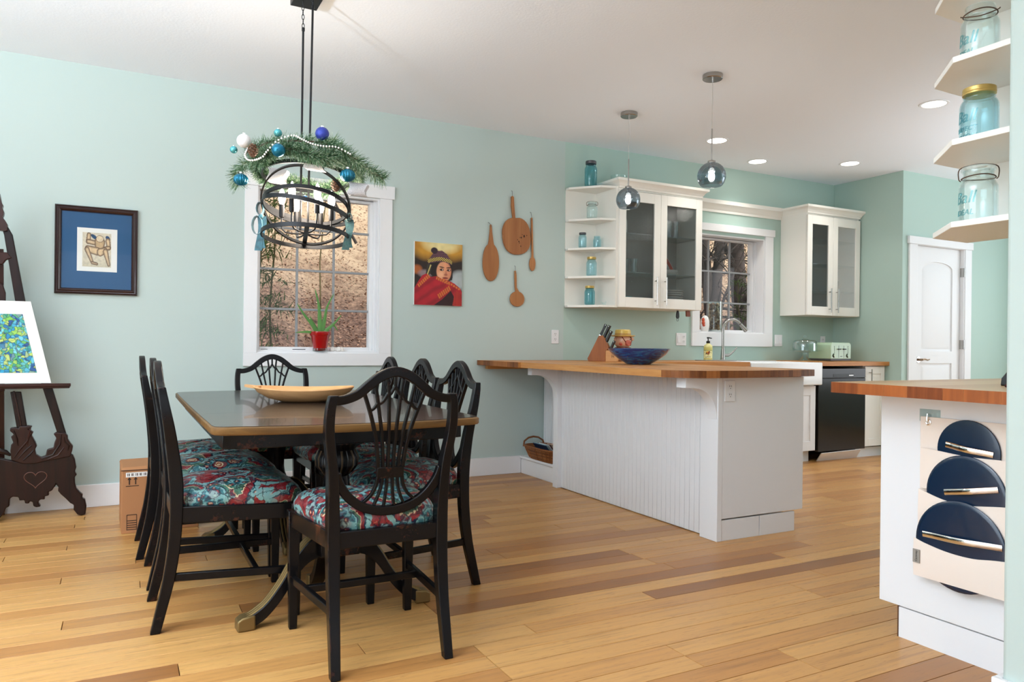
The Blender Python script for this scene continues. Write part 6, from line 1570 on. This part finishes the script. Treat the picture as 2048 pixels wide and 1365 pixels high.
for s in (-1, 1):
    obj('handle', MB().tube([(x, s * (.232 + dy), z) for x, dy, z in ((-.095, 0, .085), (-.085, .006, .125), (-.045, .010, .150), (0, .012, .157), (.045, .010, .150), (.085, .006, .125), (.095, 0, .085))], .0075, 8), M['wicker'], **K)
for i, (lab, x, y, col) in enumerate((('dark blue magazine leaning in the wicker basket', -.050, .02, (32, 52, 84)), ('pale teal leaflet standing in the wicker basket', -.030, .04, (150, 190, 196)), ('white envelope poking from the wicker basket', -.010, .02, (232, 232, 228)), ('maroon booklet in the wicker basket', .012, .03, (110, 62, 60)), ('brown paper packet in the wicker basket', .034, -.01, (206, 176, 146)), ('pink card leaning last in the wicker basket', .056, -.03, (226, 166, 160)))):
    mb = MB().box(-.003, -.10 + .012 * i, -.055, .003, .10 - .012 * i, .055)
    mb.xf(Matrix.Translation((2.946 + x, 4.94 + y, .142 + .085)) @ Matrix.Rotation(radians(-38), 4, 'Y'))
    single('paper_booklet', mb, plain('booklet%d' % i, srgb(*col), .5), lab, 'booklet', (2.946 + x, 4.94 + y, .16), 'papers in the wicker basket')

# things on the right-hand counter, mostly behind the partition
single('black_dispenser', MB().loft([[(2.70 + a * w, 1.43 + b * w, z) for a, b in ((-1, -1), (1, -1), (1, 1), (-1, 1))] for z, w in ((.914, .036), (.940, .034), (.960, .024), (.967, .016))]), M['black_pl'], 'black plastic dispenser on the right-edge counter', 'dispenser', (2.70, 1.43, .914), bevel=.004)
mb = MB(); rg = random.Random(9)
for k in range(7): mb.ball((2.53 + rg.uniform(-.02, .05), 1.345 + rg.uniform(-.05, .02), .922), .012, 8, 6, (1.6, 1.2, .65))
single('maroon_cloth', mb, plain('maroon_cloth', srgb(70, 26, 28), .9), 'crumpled dark maroon cloth on the right-edge counter', 'cloth', (2.53, 1.345, .914))
# ================================================================ OUTSIDE: hillside, litter, trees
def hill_z(x, y):
    s = .25 + .80 * (y - 6.6) if y > 6.6 else .05 + .13 * (y - 5.5)
    return min(s, 9.0) + .10 * sin(x * 1.3 + y * .9) + .06 * sin(x * 2.9 - y * 1.7) + .04 * sin(x * 6.1 + y * 4.3)
nx, ny = 90, 60; mb = MB()
xs = [-4 + 24 * i / (nx - 1) for i in range(nx)]; ys = [5.6 + 13 * (j / (ny - 1)) ** 1.4 for j in range(ny)]
V = [(x, y, hill_z(x, y) - .05) for y in ys for x in xs]; F = [(j * nx + i, j * nx + i + 1, (j + 1) * nx + i + 1, (j + 1) * nx + i) for j in range(ny - 1) for i in range(nx - 1)]
t = NT('sandy_hillside'); c = t.coord('Object')
n1 = t.n('TexNoise', Scale=1.6, Detail=6.0, Roughness=.7); t.link(c.outputs[0], n1.inputs['Vector'])
n2 = t.n('TexNoise', Scale=22.0, Detail=5.0, Roughness=.75); t.link(c.outputs[0], n2.inputs['Vector'])
sand = t.ramp(n1.outputs['Fac'], [(.35, srgb(204, 170, 136)), (.55, srgb(230, 202, 168)), (.7, srgb(218, 184, 148))])
lit = t.ramp(n2.outputs['Fac'], [(.35, srgb(78, 58, 50)), (.55, srgb(128, 98, 84)), (.7, srgb(176, 140, 118))])
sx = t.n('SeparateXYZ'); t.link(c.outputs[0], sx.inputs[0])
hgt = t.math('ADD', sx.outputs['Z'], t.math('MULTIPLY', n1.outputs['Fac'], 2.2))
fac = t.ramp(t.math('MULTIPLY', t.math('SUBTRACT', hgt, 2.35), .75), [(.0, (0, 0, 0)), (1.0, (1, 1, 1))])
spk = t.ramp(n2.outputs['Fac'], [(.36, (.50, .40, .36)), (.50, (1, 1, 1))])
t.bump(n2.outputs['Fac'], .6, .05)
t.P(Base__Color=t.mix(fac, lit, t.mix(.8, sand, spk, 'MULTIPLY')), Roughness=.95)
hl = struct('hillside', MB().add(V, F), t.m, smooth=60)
# leaf litter
rg = random.Random(21); mb = MB()
for k in range(38000):
    y = 6.0 + 4.5 * rg.random() ** 2.6; x = y * rg.uniform(.02, .44) if rg.random() < .55 else y * rg.uniform(.80, 1.08)
    z = hill_z(x, y) - .03; s = rg.uniform(.008, .022); a = rg.random() * 6.28; u = Vector((cos(a), sin(a), rg.uniform(-.5, .9))).normalized(); v = u.cross(Vector((rg.uniform(-1, 1), rg.uniform(-1, 1), 1))).normalized()
    p = Vector((x, y, z)); mb.add([p - u * s, p - v * s * .5, p + u * s, p + v * s * .5], [(0, 1, 2, 3)])
t = NT('dry_leaf'); c = t.coord('Object'); n = t.n('TexNoise', Scale=9.0, Detail=4.0, Roughness=.9); t.link(c.outputs[0], n.inputs['Vector'])
t.P(Base__Color=t.ramp(n.outputs['Fac'], [(.36, srgb(92, 62, 50)), (.46, srgb(150, 112, 92)), (.56, srgb(192, 154, 130)), (.70, srgb(226, 200, 180))]), Roughness=.9)
ll = obj('leaf_litter', mb, t.m, smooth=0); ll['kind'] = 'stuff'; tag(ll, 'dry brown leaf litter scattered over the hillside outside', 'leaves')
bark = paint('bark', srgb(92, 82, 78), .9, .6, 40)
bark2 = paint('sapling_bark', srgb(120, 108, 76), .9, .3, 40)
grn = paint('conifer_green', srgb(104, 128, 66), .7, 0, 20)
def branch(mb, p, d, L, r, depth, rg, tips):
    pts = [p]; q = Vector(p); dd = Vector(d).normalized(); k = 5
    for i in range(k):
        dd = (dd + Vector((rg.gauss(0, .16), rg.gauss(0, .16), rg.gauss(0, .12)))).normalized(); q = q + dd * L / k; pts.append(q.copy())
    mb.tube(pts, [r * (1 - .75 * i / k) for i in range(k + 1)], 5 if r < .03 else 8); tips.append(pts[-1])
    if depth > 0:
        for i in range(rg.choice([3, 4, 5])):
            u = rg.uniform(.3, 1); b = pts[int(u * k)]; nd = (dd + Vector((rg.gauss(0, .8), rg.gauss(0, .8), rg.gauss(.1, .6)))).normalized()
            branch(mb, b, nd, L * rg.uniform(.45, .75), r * .42, depth - 1, rg, tips)
def bare_tree(lab, x, y, d, L, r, seed, depth=3):
    z = hill_z(x, y) - .15; rg = random.Random(seed); t = thing('bare_tree', lab, 'tree', (x, y, z))
    p = Vector((x, y, z)); tr = MB(); pts = [p]; dd = Vector(d).normalized()
    for i in range(8): dd = (dd + Vector((rg.gauss(0, .05), rg.gauss(0, .05), 0))).normalized(); pts.append(pts[-1] + dd * L / 8)
    tr.tube(pts, [r * (1 - .55 * i / 8) for i in range(9)], 10); obj('trunk', tr, bark, t, smooth=50)
    br = MB(); tips = []
    for i in range(2, 9):
        for _ in range(2):
            branch(br, pts[i], (dd * .4 + Vector((rg.gauss(0, 1), rg.gauss(0, .6), rg.gauss(.1, .5)))).normalized(), L * .28, r * .30, depth - 1, rg, tips)
    b = obj('twigs', br, bark, t, smooth=0); b['kind'] = 'stuff'
    return t
bare_tree('leafless tree with a leaning dark trunk outside the kitchen window', 6.35, 6.9, (.18, .1, 1), 3.6, .085, 1)
bare_tree('second leafless trunk crossing behind it outside the kitchen window', 6.75, 7.1, (-.30, .1, 1), 3.6, .080, 2)
bare_tree('thick grey trunk at the right of the kitchen window view', 7.35, 7.3, (.02, 0, 1), 3.8, .13, 3)
bare_tree('slim leafless tree at the left of the kitchen window view', 6.25, 7.6, (-.12, .1, 1), 3.4, .05, 4)
def conifer(lab, x, y, H, n, spread, seed, r=.012):
    z = hill_z(x, y) - .1; rg = random.Random(seed); t = thing('conifer_sapling', lab, 'sapling', (x, y, z))
    P = [Vector((x + .02 * sin(i), y, z + H * i / 12)) for i in range(13)]
    obj('stem', MB().tube(P, [r * (1 - .6 * i / 12) for i in range(13)], 6), bark2, t)
    mb = MB()
    for k in range(n):
        i = rg.randrange(2, 13); a = rg.random() * 6.28; L = spread * rg.uniform(.4, 1) * (1.15 - i / 16); d = Vector((cos(a), sin(a), rg.uniform(-.35, .25)))
        b0 = P[i]; b1 = b0 + d * L
        for q in range(9):
            p = b0.lerp(b1, .25 + .75 * q / 8); nd = (d * .5 + Vector((rg.gauss(0, .6), rg.gauss(0, .6), rg.gauss(-.1, .5)))).normalized(); e = p + nd * rg.uniform(.05, .11); s = nd.cross(Vector((.3, .2, 1))).normalized() * .006
            mb.add([p - s, p + s, e + s * .3, e - s * .3], [(0, 1, 2, 3)])
    f = obj('needle_foliage', mb, grn, t, smooth=0); f['kind'] = 'stuff'
conifer('thin green conifer sapling at the left edge of the tall window', 1.02, 6.55, 2.6, 120, .36, 1)
conifer('second thin conifer sapling beside the first outside the tall window', 1.16, 6.7, 2.7, 90, .32, 2)
conifer('low conifer shoots outside the kitchen window', 6.55, 6.6, 1.6, 60, .40, 3)
conifer('taller conifer shoots at the right of the kitchen window view', 7.0, 6.75, 1.9, 60, .42, 4)
def stick(lab, pts, r, m_, name='fallen_branch'):
    single(name, MB().tube(pts, [r * (1 - .5 * i / (len(pts) - 1)) for i in range(len(pts))], 6), m_, lab, 'branch', pts[0])
z_ = lambda x, y, o=0: (x, y, hill_z(x, y) + o)
stick('slender bare sapling stem in the middle of the tall window', [z_(1.62, 7.0, -.05), (1.66, 7.02, 1.2), (1.64, 7.0, 1.8), (1.70, 7.05, 2.4), (1.72, 7.05, 2.8)], .009, bark2, 'sapling_stem')
stick('pale fallen branch low in the tall window', [(1.62, 6.45, .70), (1.75, 6.5, .82), (1.88, 6.55, .93), (1.98, 6.6, .90)], .013, plain('bleached_wood', srgb(206, 196, 190), .8))
stick('dark slanting branch at the top right of the tall window', [(2.10, 7.4, 2.05), (1.98, 7.4, 2.25), (1.86, 7.4, 2.48), (1.76, 7.4, 2.60)], .016, bark)
